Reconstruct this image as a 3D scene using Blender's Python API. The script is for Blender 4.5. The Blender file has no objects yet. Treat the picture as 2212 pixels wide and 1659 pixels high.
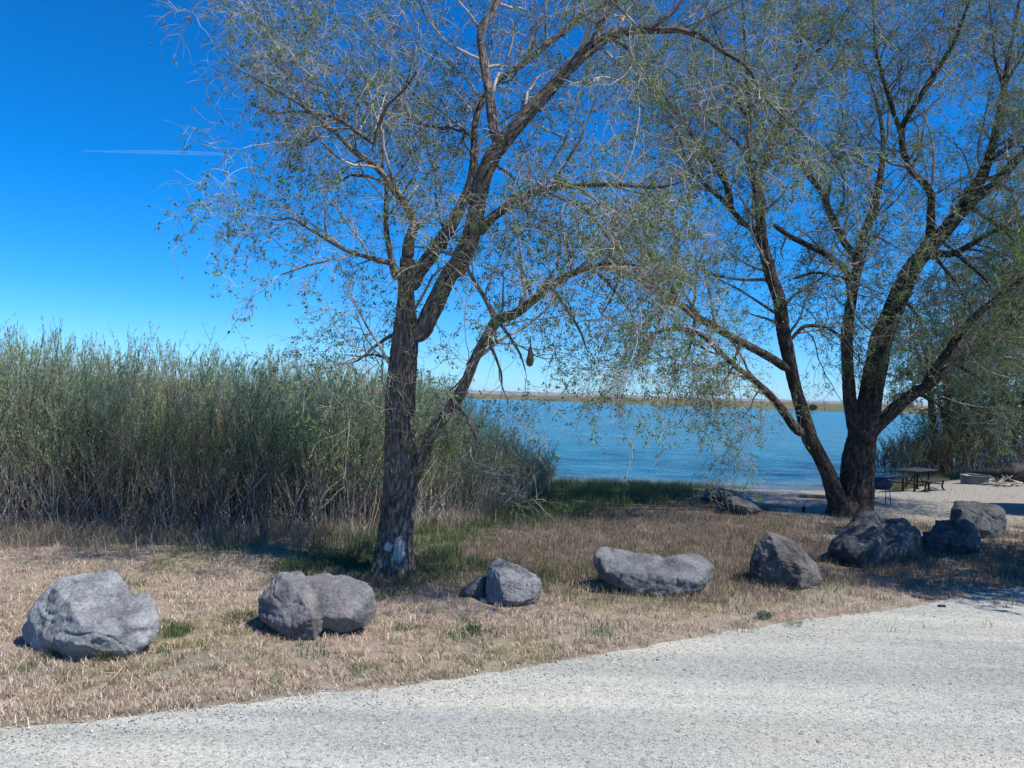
import bpy, math, random
import numpy as np
from mathutils import Vector, Matrix
from math import radians, sin, cos, pi

random.seed(7)
RNG = np.random.default_rng(7)
SC = bpy.context.scene
COL = SC.collection

# ---------------------------------------------------------------- camera
CAM_H = 2.8
FOC = 1661.0                       # focal length in pixels of a 2212 px wide view
PITCH = radians(1.05)
ROLL = math.atan(0.0315)
fwd = Vector((0, cos(PITCH), sin(PITCH)))
r0 = Vector((1, 0, 0)); u0 = r0.cross(fwd).normalized()
rt = r0 * cos(ROLL) + u0 * sin(ROLL)
up = u0 * cos(ROLL) - r0 * sin(ROLL)
cam_data = bpy.data.cameras.new("camera")
cam = bpy.data.objects.new("camera", cam_data)
COL.objects.link(cam)
M = Matrix((rt, up, -fwd)).transposed().to_4x4()
M.translation = Vector((0, 0, CAM_H))
cam.matrix_world = M
cam_data.sensor_width = 36.0
cam_data.lens = FOC / 2212 * 36.0
cam_data.clip_start = 0.1
cam_data.clip_end = 60000
SC.camera = cam

# ---------------------------------------------------------------- sky, sun, exposure
SUN_EL, SUN_AZ = radians(55), radians(117)       # azimuth clockwise from +Y
world = bpy.data.worlds.new("World"); SC.world = world
world.use_nodes = True
wt = world.node_tree
for n in list(wt.nodes): wt.nodes.remove(n)
sky = wt.nodes.new('ShaderNodeTexSky'); sky.sky_type = 'NISHITA'
sky.sun_disc = False
sky.sun_elevation = SUN_EL; sky.sun_rotation = SUN_AZ
sky.altitude = 900; sky.air_density = 1.0; sky.dust_density = 0.0; sky.ozone_density = 1.6
hsv = wt.nodes.new('ShaderNodeHueSaturation'); hsv.inputs['Saturation'].default_value = 1.15
hsv.inputs['Hue'].default_value = 0.496
bg = wt.nodes.new('ShaderNodeBackground'); bg.inputs['Strength'].default_value = 0.125
wo = wt.nodes.new('ShaderNodeOutputWorld')
tint = wt.nodes.new('ShaderNodeMix'); tint.data_type = 'RGBA'; tint.blend_type = 'MULTIPLY'; tint.inputs[0].default_value = 1
tint.inputs[7].default_value = (.60, .80, 1.10, 1)
geo = wt.nodes.new('ShaderNodeTexCoord'); sepz = wt.nodes.new('ShaderNodeSeparateXYZ'); wt.links.new(geo.outputs['Generated'], sepz.inputs[0])
rz_ = wt.nodes.new('ShaderNodeValToRGB'); e_ = rz_.color_ramp.elements
e_[0].position = 0.0; e_[0].color = (.66, .80, .90, 1); e_[1].position = .5; e_[1].color = (.60, .69, .84, 1)
k_ = e_.new(.12); k_.color = (.54, .74, .88, 1); k_ = e_.new(.28); k_.color = (.56, .73, .88, 1)
wt.links.new(sepz.outputs[2], rz_.inputs[0])
t2 = wt.nodes.new('ShaderNodeMix'); t2.data_type = 'RGBA'; t2.blend_type = 'MULTIPLY'; t2.inputs[0].default_value = 1
wt.links.new(sky.outputs[0], t2.inputs[6]); wt.links.new(rz_.outputs[0], t2.inputs[7])
wt.links.new(t2.outputs[2], tint.inputs[6]); wt.links.new(tint.outputs[2], hsv.inputs['Color']); wt.links.new(hsv.outputs[0], bg.inputs['Color'])
wt.links.new(bg.outputs[0], wo.inputs[0])
sund = bpy.data.lights.new("sun", 'SUN'); sund.energy = 4.2; sund.angle = radians(0.53); sund.color = (1, 0.93, 0.84)
sun = bpy.data.objects.new("sun", sund); COL.objects.link(sun)
sdir = Vector((sin(SUN_AZ) * cos(SUN_EL), cos(SUN_AZ) * cos(SUN_EL), sin(SUN_EL)))
sun.rotation_euler = sdir.to_track_quat('Z', 'Y').to_euler()
sun.location = sdir * 50
SC.view_settings.view_transform = 'Standard'; SC.view_settings.look = 'None'
SC.view_settings.gamma = 1; SC.view_settings.exposure = 0.6
SC.render.engine = 'CYCLES'
SC.cycles.max_bounces = 6; SC.cycles.transparent_max_bounces = 8
SC.cycles.diffuse_bounces = 3; SC.cycles.glossy_bounces = 2; SC.cycles.transmission_bounces = 3
SC.cycles.caustics_reflective = False; SC.cycles.caustics_refractive = False

# ---------------------------------------------------------------- helpers
def ss(a, b, x):
    t = np.clip((np.asarray(x, float) - a) / (b - a), 0, 1); return t * t * (3 - 2 * t)

_P = np.random.default_rng(3).permutation(256); _P = np.concatenate([_P, _P, _P])
_G = np.random.default_rng(4).normal(size=(256, 3)); _G /= np.linalg.norm(_G, axis=1)[:, None]
def noise3(p):
    p = np.asarray(p, float); i = np.floor(p).astype(int); f = p - i; i &= 255
    w = f * f * f * (f * (f * 6 - 15) + 10)
    out = np.zeros(len(p))
    for dx in (0, 1):
        for dy in (0, 1):
            for dz in (0, 1):
                h = _P[_P[_P[i[:, 0] + dx] + ((i[:, 1] + dy) & 255)] + ((i[:, 2] + dz) & 255)]
                g = _G[h]; d = f - np.array([dx, dy, dz])
                wt_ = (w[:, 0] if dx else 1 - w[:, 0]) * (w[:, 1] if dy else 1 - w[:, 1]) * (w[:, 2] if dz else 1 - w[:, 2])
                out += wt_ * (g * d).sum(1)
    return out * 1.6
def fbm(p, o=4, gain=.5):
    p = np.asarray(p, float); s = np.zeros(len(p)); a = 1
    for k in range(o): s += a * noise3(p + 17.3 * k); p = p * 2.03; a *= gain
    return s
def n2(x, y, sc=1.0, o=3, seed=0.0):
    x = np.asarray(x, float).ravel(); y = np.asarray(y, float).ravel()
    return fbm(np.stack([x * sc, y * sc, np.full_like(x, seed + .37)], 1), o)

def ray(px, py):
    return (fwd + rt * ((px - 1106) / FOC) + up * ((829.5 - py) / FOC))
def at(px, py, Y):                      # the world point seen at a pixel of the 2212 x 1659 view, at depth Y
    d = ray(px, py); k = Y / d.y
    return Vector((d.x * k, Y, CAM_H + d.z * k))
_sx = np.array([-60, -20, 0, 3.5, 10.4, 13, 15.5, 19, 22, 26, 40, 150]); _sy = np.array([26, 27, 28.6, 29.6, 29.2, 29.8, 31.6, 35.5, 38.5, 41, 48, 80.])
def shore(x): return np.interp(x, _sx, _sy)
WATER_Z = -0.36
def gz(x, y):
    x = np.asarray(x, float); y = np.asarray(y, float)
    d = shore(x) - y
    z = -0.36 * ss(0, 1, (4.5 - d) / 4.5)
    z = np.where(d < 0, -0.36 + d * .10, z)
    return np.maximum(z, -2.5)
def hit(px, py):                        # the ground point seen at a pixel
    lo = None; d = ray(px, py)
    t = 1.0
    while t < 400:
        p = Vector((0, 0, CAM_H)) + d * t
        if p.z < float(gz(p.x, p.y)): break
        t += .02
    return p

def mk(name, V, F, mats, parent=None, smooth=False, uv=None, col=None, midx=None, **props):
    V = np.asarray(V, dtype=np.float32).reshape(-1, 3); 
    me = bpy.data.meshes.new(name)
    if isinstance(F, np.ndarray):
        k = F.shape[1]; nf = len(F); li = F.astype(np.int32).ravel()
        ls = np.arange(nf, dtype=np.int32) * k
    else:
        ln = np.array([len(f) for f in F], dtype=np.int32); nf = len(F)
        li = np.concatenate([np.asarray(f) for f in F]).astype(np.int32)
        ls = np.concatenate([[0], np.cumsum(ln)[:-1]]).astype(np.int32)
    me.vertices.add(len(V)); me.vertices.foreach_set('co', V.ravel())
    me.loops.add(len(li)); me.loops.foreach_set('vertex_index', li)
    me.polygons.add(nf); me.polygons.foreach_set('loop_start', ls)
    if uv is not None:
        l = me.uv_layers.new(name='UVMap'); l.data.foreach_set('uv', np.asarray(uv, dtype=np.float32)[li].ravel())
    if col is not None:
        a = me.color_attributes.new('col', 'FLOAT_COLOR', 'POINT')
        c = np.ones((len(V), 4), dtype=np.float32); c[:, :3] = col; a.data.foreach_set('color', c.ravel())
    if not isinstance(mats, (list, tuple)): mats = [mats]
    for m in mats: me.materials.append(m)
    if midx is not None: me.polygons.foreach_set('material_index', np.asarray(midx, dtype=np.int32))
    me.update(calc_edges=True)
    if smooth: me.polygons.foreach_set('use_smooth', np.ones(nf, dtype=bool))
    me.validate()
    o = bpy.data.objects.new(name, me); COL.objects.link(o)
    if parent is not None: o.parent = parent
    for k_, v_ in props.items(): o[k_] = v_
    return o
def thing(name, label, category, loc=(0, 0, 0), rz=0, group=None):
    o = bpy.data.objects.new(name, None); COL.objects.link(o)
    o.location = loc; o.rotation_euler = (0, 0, rz); o.empty_display_size = .2
    o['label'] = label; o['category'] = category
    if group: o['group'] = group
    return o

class MB:                               # collects simple shapes into one mesh
    def __init__(s): s.V = []; s.F = []
    def add(s, V, F):
        b = len(s.V); s.V += [tuple(v) for v in V]; s.F += [tuple(i + b for i in f) for f in F]
    def box(s, c, size, rot=None, bev=0.0):
        hx, hy, hz = [k / 2 for k in size]; b = min(bev, hx * .9, hy * .9, hz * .9)
        if b <= 0:
            V = [(x, y, z) for x in (-hx, hx) for y in (-hy, hy) for z in (-hz, hz)]
            F = [(0, 1, 3, 2), (4, 6, 7, 5), (0, 4, 5, 1), (2, 3, 7, 6), (0, 2, 6, 4), (1, 5, 7, 3)]
        else:
            V = []; F = []
            rings = [(-hz, b), (-hz + b, 0), (hz - b, 0), (hz, b)]
            for z, ins in rings:
                x, y = hx - ins, hy - ins; k = b if ins == 0 else b * .5
                V += [(-x + k, -y, z), (x - k, -y, z), (x, -y + k, z), (x, y - k, z), (x - k, y, z), (-x + k, y, z), (-x, y - k, z), (-x, -y + k, z)]
            for r in range(3):
                for i in range(8): F.append((r * 8 + i, r * 8 + (i + 1) % 8, r * 8 + 8 + (i + 1) % 8, r * 8 + 8 + i))
            F.append(tuple(range(7, -1, -1))); F.append(tuple(range(24, 32)))
        if rot is not None: V = [rot @ Vector(v) for v in V]
        c = Vector(c); s.add([Vector(v) + c for v in V], F)
    def tube(s, pts, r, n=8, cap=True):
        pts = [Vector(p) for p in pts]; rs = r if isinstance(r, (list, tuple)) else [r] * len(pts)
        ref = None; V = []
        for i, p in enumerate(pts):
            t = (pts[min(i + 1, len(pts) - 1)] - pts[max(i - 1, 0)]).normalized()
            if ref is None: ref = t.orthogonal().normalized()
            ref = (ref - t * ref.dot(t)).normalized(); b = t.cross(ref)
            for k in range(n):
                a = 2 * pi * k / n; V.append(p + (ref * cos(a) + b * sin(a)) * rs[i])
        F = []
        for i in range(len(pts) - 1):
            for k in range(n): F.append((i * n + k, i * n + (k + 1) % n, (i + 1) * n + (k + 1) % n, (i + 1) * n + k))
        if cap: F.append(tuple(range(n - 1, -1, -1))); F.append(tuple(range((len(pts) - 1) * n, len(pts) * n)))
        s.add(V, F)
    def build(s, name, mat, parent=None, smooth=False, **kw):
        return mk(name, np.array(s.V), s.F, mat, parent, smooth, **kw)

# ---------------------------------------------------------------- materials
def new_mat(name, rough=.8, spec=.3):
    m = bpy.data.materials.new(name); m.use_nodes = True; nt = m.node_tree
    b = nt.nodes['Principled BSDF']; b.inputs['Roughness'].default_value = rough
    b.inputs['Specular IOR Level'].default_value = spec
    return m, nt, b
def N(nt, typ, **kw):
    n = nt.nodes.new(typ)
    for k, v in kw.items():
        if hasattr(n, k): setattr(n, k, v)
        else: n.inputs[k.replace('_', ' ')].default_value = v
    return n
def noise(nt, scale, detail=4, rough=.6, vec=None):
    n = nt.nodes.new('ShaderNodeTexNoise'); n.inputs['Scale'].default_value = scale
    n.inputs['Detail'].default_value = detail; n.inputs['Roughness'].default_value = rough
    if vec is not None: nt.links.new(vec, n.inputs['Vector'])
    return n
def coords(nt, kind='Object', scale=None):
    t = nt.nodes.new('ShaderNodeTexCoord'); o = t.outputs[kind]
    if scale is not None:
        mp = nt.nodes.new('ShaderNodeMapping'); mp.inputs['Scale'].default_value = scale
        nt.links.new(o, mp.inputs[0]); o = mp.outputs[0]
    return o
def ramp(nt, fac, stops):
    r = nt.nodes.new('ShaderNodeValToRGB'); e = r.color_ramp.elements
    while len(e) > 1: e.remove(e[-1])
    e[0].position = stops[0][0]; e[0].color = (*stops[0][1], 1)
    for p, c in stops[1:]:
        k = e.new(p); k.color = (*c, 1)
    nt.links.new(fac, r.inputs[0]); return r.outputs[0]
def mix(nt, fac, a, b, typ='MIX'):
    m = nt.nodes.new('ShaderNodeMix'); m.data_type = 'RGBA'; m.blend_type = typ
    for sock, v in ((m.inputs[0], fac), (m.inputs[6], a), (m.inputs[7], b)):
        if isinstance(v, (int, float)): sock.default_value = v
        elif isinstance(v, tuple): sock.default_value = (*v, 1)
        else: nt.links.new(v, sock)
    return m.outputs[2]
def math_(nt, op, a, b=None, clamp=False):
    m = nt.nodes.new('ShaderNodeMath'); m.operation = op; m.use_clamp = clamp
    for i, v in enumerate((a, b)):
        if v is None: continue
        if isinstance(v, (int, float)): m.inputs[i].default_value = v
        else: nt.links.new(v, m.inputs[i])
    return m.outputs[0]
def bump(nt, b, h, strength=.5, dist=.02, prev=None):
    n = nt.nodes.new('ShaderNodeBump'); n.inputs['Strength'].default_value = strength
    n.inputs['Distance'].default_value = dist; nt.links.new(h, n.inputs['Height'])
    if prev is not None: nt.links.new(prev, n.inputs['Normal'])
    nt.links.new(n.outputs[0], b.inputs['Normal']); return n.outputs[0]
def attr(nt, name='col'):
    a = nt.nodes.new('ShaderNodeAttribute'); a.attribute_name = name; return a.outputs['Color']
def solid(name, color, rough=.6, spec=.4, metal=0.0, var=.25, sc=30):
    m, nt, b = new_mat(name, rough, spec); b.inputs['Metallic'].default_value = metal
    n = noise(nt, sc, 5, .65, coords(nt))
    c = ramp(nt, n.outputs[0], [(.3, tuple(k * (1 - var) for k in color)), (.7, tuple(min(1, k * (1 + var)) for k in color))])
    nt.links.new(c, b.inputs['Base Color']); return m

def mat_ground():
    m, nt, b = new_mat('ground_soil', .95, .1)
    co = coords(nt)
    n1 = noise(nt, 9, 8, .7, co); n3 = noise(nt, 70, 5, .7, co)
    v = ramp(nt, n1.outputs[0], [(.3, (.7, .68, .66)), (.7, (1.25, 1.22, 1.2))])
    v2 = ramp(nt, n3.outputs[0], [(.34, (.55, .55, .55)), (.62, (1.3, 1.3, 1.3))])
    c = mix(nt, 1.0, attr(nt), v, 'MULTIPLY'); c = mix(nt, 1.0, c, v2, 'MULTIPLY')
    nt.links.new(c, b.inputs['Base Color']); bump(nt, b, n3.outputs[0], .7, .03)
    return m
def mat_road():
    m, nt, b = new_mat('pale_gravel', .92, .2)
    co = coords(nt)
    n1 = noise(nt, .55, 5, .6, coords(nt, 'Object', (.5, 1.6, 1))); n2_ = noise(nt, 60, 4, .7, co)
    vo = nt.nodes.new('ShaderNodeTexVoronoi'); vo.inputs['Scale'].default_value = 62; nt.links.new(co, vo.inputs['Vector'])
    vc = nt.nodes.new('ShaderNodeTexVoronoi'); vc.inputs['Scale'].default_value = 28; nt.links.new(co, vc.inputs['Vector'])
    base = ramp(nt, n1.outputs[0], [(.3, (.32, .335, .31)), (.45, (.39, .40, .365)), (.55, (.42, .42, .37)), (.7, (.47, .445, .39))])
    mpt = nt.nodes.new('ShaderNodeMapping'); mpt.inputs['Rotation'].default_value = (0, 0, radians(-24)); mpt.inputs['Scale'].default_value = (.07, 1.15, 1)
    nt.links.new(co, mpt.inputs[0]); ntk = noise(nt, 1.0, 3, .55, mpt.outputs[0])
    base = mix(nt, 1.0, base, ramp(nt, ntk.outputs[0], [(.36, (.82, .83, .84)), (.5, (.97, .97, .97)), (.62, (1.14, 1.13, 1.1))]), 'MULTIPLY')
    sp = nt.nodes.new('ShaderNodeSeparateColor'); nt.links.new(vo.outputs['Color'], sp.inputs[0])
    st = ramp(nt, sp.outputs[0], [(0, (.45, .5, .52)), (.12, (.75, .8, .8)), (.5, (1, 1, 1)), (.9, (1.15, 1.13, 1.08)), (1, (1.3, 1.26, 1.2))])
    c = mix(nt, 1.0, base, st, 'MULTIPLY')
    sp2 = nt.nodes.new('ShaderNodeSeparateColor'); nt.links.new(vc.outputs['Color'], sp2.inputs[0])
    st2 = ramp(nt, sp2.outputs[1], [(0, (.62, .66, .68)), (.1, (.95, .95, .95)), (.92, (1, 1, 1)), (1, (1.18, 1.18, 1.15))])
    c = mix(nt, 1.0, c, st2, 'MULTIPLY')
    nt.links.new(c, b.inputs['Base Color'])
    h = math_(nt, 'ADD', math_(nt, 'MULTIPLY', vo.outputs['Distance'], -1.2), n2_.outputs[0])
    bump(nt, b, h, .55, .012); return m
def mat_blade(name='grass_blade', rough=.7, trans=.3):
    m, nt, b = new_mat(name, rough, .15)
    nt.links.new(attr(nt), b.inputs['Base Color'])
    t = nt.nodes.new('ShaderNodeBsdfTranslucent'); nt.links.new(attr(nt), t.inputs[0])
    mx = nt.nodes.new('ShaderNodeMixShader'); mx.inputs[0].default_value = trans
    out = nt.nodes['Material Output']
    nt.links.new(b.outputs[0], mx.inputs[1]); nt.links.new(t.outputs[0], mx.inputs[2]); nt.links.new(mx.outputs[0], out.inputs[0])
    return m
def mat_bark(name, dark, light, sc=1.0):
    m, nt, b = new_mat(name, .92, .12)
    uv = coords(nt, 'UV', (14 * sc, 3.2 * sc, 1)); ob = coords(nt)
    n = noise(nt, 1.6, 8, .72, uv); nf = noise(nt, 38, 5, .7, ob); nl = noise(nt, 1.3, 4, .5, ob)
    c = ramp(nt, n.outputs[0], [(.36, dark), (.52, tuple((a + b_) / 2 for a, b_ in zip(dark, light))), (.66, light)])
    c = mix(nt, 1.0, c, ramp(nt, nl.outputs[0], [(.3, (.8, .8, .8)), (.7, (1.2, 1.18, 1.15))]), 'MULTIPLY')
    c = mix(nt, 1.0, c, ramp(nt, nf.outputs[0], [(.3, (.8, .8, .8)), (.7, (1.2, 1.2, 1.2))]), 'MULTIPLY')
    vk = nt.nodes.new('ShaderNodeTexVoronoi'); vk.feature = 'DISTANCE_TO_EDGE'; vk.inputs['Scale'].default_value = 1.0
    wv = mix(nt, .55, coords(nt, 'UV', (24 * sc, 3.4 * sc, 1)), n.outputs['Color'], 'ADD'); mpv = nt.nodes.new('ShaderNodeMapping'); nt.links.new(wv, mpv.inputs[0]); nt.links.new(mpv.outputs[0], vk.inputs['Vector'])
    crack = ramp(nt, vk.outputs['Distance'], [(.0, (0, 0, 0)), (.16, (1, 1, 1))])
    c = mix(nt, 1.0, c, ramp(nt, vk.outputs['Distance'], [(.0, (.5, .48, .47)), (.10, (1, 1, 1))]), 'MULTIPLY')
    a = nt.nodes.new('ShaderNodeAttribute'); a.attribute_name = 'col'
    c = mix(nt, a.outputs['Fac'], c, ramp(nt, nf.outputs[0], [(.35, (.42, .39, .35)), (.6, (.68, .65, .6))]))
    nt.links.new(c, b.inputs['Base Color'])
    h = math_(nt, 'ADD', math_(nt, 'ADD', n.outputs[0], math_(nt, 'MULTIPLY', crack, .5)), math_(nt, 'MULTIPLY', nf.outputs[0], .3))
    bump(nt, b, h, 1.0, .035); return m
def mat_rock(name, dark, light, lichen=.0, brown=.0, seed=0):
    m, nt, b = new_mat(name, .85, .25)
    t = nt.nodes.new('ShaderNodeTexCoord'); mp = nt.nodes.new('ShaderNodeMapping')
    mp.inputs['Location'].default_value = (seed * 3.1, seed * 1.7, seed); nt.links.new(t.outputs['Object'], mp.inputs[0]); co = mp.outputs[0]
    n1 = noise(nt, 2.6, 8, .7, co); n2_ = noise(nt, 26, 6, .75, co); n3 = noise(nt, 7, 6, .7, co)
    c = ramp(nt, n1.outputs[0], [(.38, dark), (.5, tuple((a + b_) / 2 for a, b_ in zip(dark, light))), (.64, light)])
    c = mix(nt, 1.0, c, ramp(nt, n2_.outputs[0], [(.32, (.6, .6, .62)), (.5, (1, 1, 1)), (.68, (1.4, 1.38, 1.36))]), 'MULTIPLY')
    if brown:
        f = math_(nt, 'MULTIPLY', ramp(nt, n3.outputs[0], [(.5, (0, 0, 0)), (.62, (1, 1, 1))]), brown)
        c = mix(nt, f, c, (.26, .2, .17))
    if lichen:
        n4 = noise(nt, 34, 4, .8, co)
        f = math_(nt, 'MULTIPLY', ramp(nt, n4.outputs[0], [(.6, (0, 0, 0)), (.66, (1, 1, 1))]), ramp(nt, n3.outputs[0], [(.45, (0, 0, 0)), (.6, (1, 1, 1))]))
        c = mix(nt, math_(nt, 'MULTIPLY', f, lichen), c, (.62, .63, .6))
    nt.links.new(c, b.inputs['Base Color'])
    vo = nt.nodes.new('ShaderNodeTexVoronoi'); vo.inputs['Scale'].default_value = 17; nt.links.new(co, vo.inputs['Vector'])
    pit = ramp(nt, vo.outputs['Distance'], [(.0, (0, 0, 0)), (.16, (1, 1, 1))])
    h = math_(nt, 'ADD', math_(nt, 'ADD', n3.outputs[0], math_(nt, 'MULTIPLY', n2_.outputs[0], .55)), math_(nt, 'MULTIPLY', pit, .12))
    bump(nt, b, h, 1.0, .05); return m
def mat_water():
    m, nt, b = new_mat('lake_water', .16, .5)
    b.inputs['IOR'].default_value = 1.33
    co = coords(nt, 'Object', (.75, 1.6, 1))
    n1 = noise(nt, .9, 6, .7, co); n2_ = noise(nt, 6.5, 4, .65, co); n0 = noise(nt, .16, 8, .78, coords(nt, 'Object', (.8, 1.0, 1)))
    c = mix(nt, 1.0, attr(nt), ramp(nt, n0.outputs[0], [(.38, (.45, .55, .68)), (.62, (1.6, 1.5, 1.35))]), 'MULTIPLY')  # light and dark sides of the waves are painted into the water colour
    c = mix(nt, 1.0, c, ramp(nt, n1.outputs[0], [(.38, (.4, .48, .6)), (.62, (1.6, 1.5, 1.4))]), 'MULTIPLY')
    nt.links.new(c, b.inputs['Base Color'])
    h = math_(nt, 'ADD', n1.outputs[0], math_(nt, 'MULTIPLY', n2_.outputs[0], .16))
    bump(nt, b, h, 1.0, .45); return m

GROUND = mat_ground(); ROAD = mat_road(); BLADE = mat_blade()
LEAF = mat_blade('leaf_green', .5, .5)
BARK1 = mat_bark('bark_grey_brown', (.055, .045, .037), (.40, .345, .29))
BARK2 = mat_bark('bark_dark', (.03, .025, .022), (.16, .13, .11), .8)
def mat_twig(name, a, b_):
    m, nt, b = new_mat(name, .75, .25)
    n = noise(nt, 2.2, 3, .6, coords(nt)); nt.links.new(ramp(nt, n.outputs[0], [(.35, a), (.62, b_)]), b.inputs['Base Color']); return m
TWIG1 = mat_twig('twig_pale', (.08, .068, .056), (.50, .45, .39))
TWIG2 = mat_twig('twig_grey', (.09, .078, .066), (.42, .38, .33))

# ---------------------------------------------------------------- ground, road, lake, far land, hills
EDGE_PX = [(0, 1578), (200, 1560), (400, 1534), (600, 1507), (830, 1488), (950, 1475), (1060, 1450), (1170, 1435), (1289, 1416), (1383, 1399), (1493, 1379), (1629, 1357), (1757, 1335), (1944, 1316), (2212, 1264)]
EDGE = [hit(*p) for p in EDGE_PX]
_ex = np.array([-60, -15] + [p.x for p in EDGE] + [20, 60]); _ey = np.array([EDGE[0].y - 4, EDGE[0].y - .9] + [p.y for p in EDGE] + [EDGE[-1].y + 5.0, EDGE[-1].y + 26])
def redge(x):
    return (np.interp(x, _ex, _ey) + np.interp(np.asarray(x) - .5, _ex, _ey) + np.interp(np.asarray(x) + .5, _ex, _ey)) / 3
_tx = np.array([-60, -16, -9.3, -6.3, -2.85, -1.1, -.07, 1.05, 1.7, 2.2]); _ty = np.array([13, 13.6, 13.9, 14.7, 15.4, 17.2, 19.8, 23.3, 26.5, 29.5])
def tfront(x): return np.interp(x, _tx, _ty)

def zones(x, y):
    x = np.asarray(x, float).ravel(); y = np.asarray(y, float).ravel()
    nz = n2(x, y, .45, 3, 1.0); nf = n2(x, y, 1.7, 3, 5.0)
    e = y - redge(x)
    sd = shore(x) - y
    sand = ss(7.2, 9.2, x + nz * .8 - (y < 19.5) * 1.0) * ss(18.6, 20.6, y + nz * .8)
    sand = np.maximum(sand, ss(5.6, 6.6, x + nz * .6) * ss(21, 21.8, y + nf * .5) * ss(2.6, 3.2, sd + nf * .3))
    sand = np.maximum(sand, .75 * ss(6.6, 8.6, x + nz) * ss(1.0, 2.5, e + nf) * ss(.15, -.25, nf))
    sand = np.maximum(sand, .55 * ss(.1, .5, nf) * ss(2.5, 1.0, e))
    tf = tfront(x) - y
    green = ss(3.6, 1.4, np.abs(tf + .2) + nz * 1.2 - .9 * ss(-3.5, -1.5, x)) * (x < 6) * ss(-5.5, -1.5, x + nz * 1.5) 
    gm_ = np.interp(x, [-2, 0, 2, 4, 6, 8.5, 9.5], [13, 11.5, 10, 7.5, 4.6, 3.0, 0])
    green = np.maximum(green, ss(1.6, -.6, sd - gm_ + nz * 1.6 + nf * .8) * (x > -2))
    green = np.maximum(green, ss(.32, .5, nf) * .8 * ss(14, 9, y))
    green = np.maximum(green, ss(1.5, .7, np.hypot((x + 1.9) / 1.5, y - 12.5) + nf * .5))
    green = green * (1 - sand) * ss(.1, .4, e)
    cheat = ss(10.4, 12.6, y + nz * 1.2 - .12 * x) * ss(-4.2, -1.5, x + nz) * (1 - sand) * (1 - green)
    return sand, green, cheat, nz, nf

def grid(xs, ys):
    X, Y = np.meshgrid(xs, ys); nx, ny = len(xs), len(ys)
    i = np.arange(nx * ny).reshape(ny, nx)
    F = np.stack([i[:-1, :-1], i[:-1, 1:], i[1:, 1:], i[1:, :-1]], -1).reshape(-1, 4)
    return X.ravel(), Y.ravel(), F
def lerp(a, b, t): return a * (1 - t[:, None]) + b * t[:, None]
def gcol(x, y):
    s, g, c, nz, nf = zones(x, y)
    col = np.tile(np.array([.33, .275, .22]), (len(s), 1))
    col = lerp(col, np.array([.27, .25, .14]), ss(.0, .6, nz) * .6)
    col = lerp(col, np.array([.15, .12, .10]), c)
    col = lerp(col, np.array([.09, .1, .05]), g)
    col = lerp(col, np.array([.31, .305, .265]), s)
    wet = ss(.5, -.3, shore(x) - y)
    return lerp(col, np.array([.13, .12, .1]), wet)
xs = np.concatenate([np.linspace(-400, -16, 30)[:-1], np.arange(-16, 28, .13), np.linspace(28, 400, 30)])
ys = np.concatenate([np.linspace(-120, 3, 14)[:-1], np.arange(3, 40, .13), np.linspace(40, 420, 30)])
X, Y, F = grid(xs, ys)
Z = gz(X, Y) + .02 * n2(X, Y, .7, 3, 9.) * ss(0, 1, Y - redge(X))
Z = np.where((np.abs(X) > 390) | (Y > 400) | (Y < -115), -3.0, Z)
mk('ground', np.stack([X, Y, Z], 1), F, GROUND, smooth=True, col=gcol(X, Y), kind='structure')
# broad base sheet to the horizon
mk('terrain', [(-30000, -30000, -3.1), (30000, -30000, -3.1), (30000, 30000, -3.1), (-30000, 30000, -3.1)], [(0, 1, 2, 3)], GROUND, col=np.full((4, 3), .25), kind='structure')
xs = np.concatenate([np.linspace(-60, -12, 20)[:-1], np.arange(-12, 18, .1), np.linspace(18, 60, 20)])
rows = 30
t = np.linspace(0, 1, rows)
ey = redge(xs) + .05 * n2(xs, xs * 0, 1.1, 3, 2.) + .06 * n2(xs, xs * 0, 9, 3, 3.)
V = np.stack([np.tile(xs, rows), (ey[None, :] * (1 - t[:, None]) + (-14) * t[:, None]).ravel(), np.zeros(rows * len(xs))], 1)
V[:, 2] = gz(V[:, 0], V[:, 1]) + .014 - .012 * np.repeat(t == 0, len(xs))
i = np.arange(rows * len(xs)).reshape(rows, len(xs))
F = np.stack([i[:-1, :-1], i[1:, :-1], i[1:, 1:], i[:-1, 1:]], -1).reshape(-1, 4)
mk('gravel_road', V, F, ROAD, smooth=True, kind='structure')

# far shore curve (world) from its waterline in the photograph
def fy(x): return 1500.0 - .62 * (x - 0) * (x > 0) + .35 * np.abs(x) * (x < 0)
xs = np.concatenate([np.linspace(-2600, -60, 30)[:-1], np.arange(-60, 60, 1.0), np.linspace(60, 2600, 40)])
ys = np.concatenate([np.arange(20, 60, .5), np.linspace(60, 200, 60)[1:], np.linspace(200, 2600, 60)[1:]])
X, Y, F = grid(xs, ys)
sd = Y - shore(X)
W = lerp(np.tile(np.array([.008, .115, .175]), (len(X), 1)), np.array([.14, .125, .09]), ss(4.5, .2, sd) * .85)
W = lerp(W, np.array([.008, .06, .14]), ss(1.5, 4.0, sd) * ss(16, 6, sd) * .35)
wz = WATER_Z + (.05 * n2(X * .35, Y * 1.0, 1.0, 4, 4.) + .02 * np.sin(sd * 3.2 + 1.4 * n2(X, Y, .25, 2, 8.))*ss(5, .5, sd)) * ss(80, 40, Y)
mk('lake_water', np.stack([X, Y, wz], 1), F, mat_water(), smooth=True, col=W, kind='structure')

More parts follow.
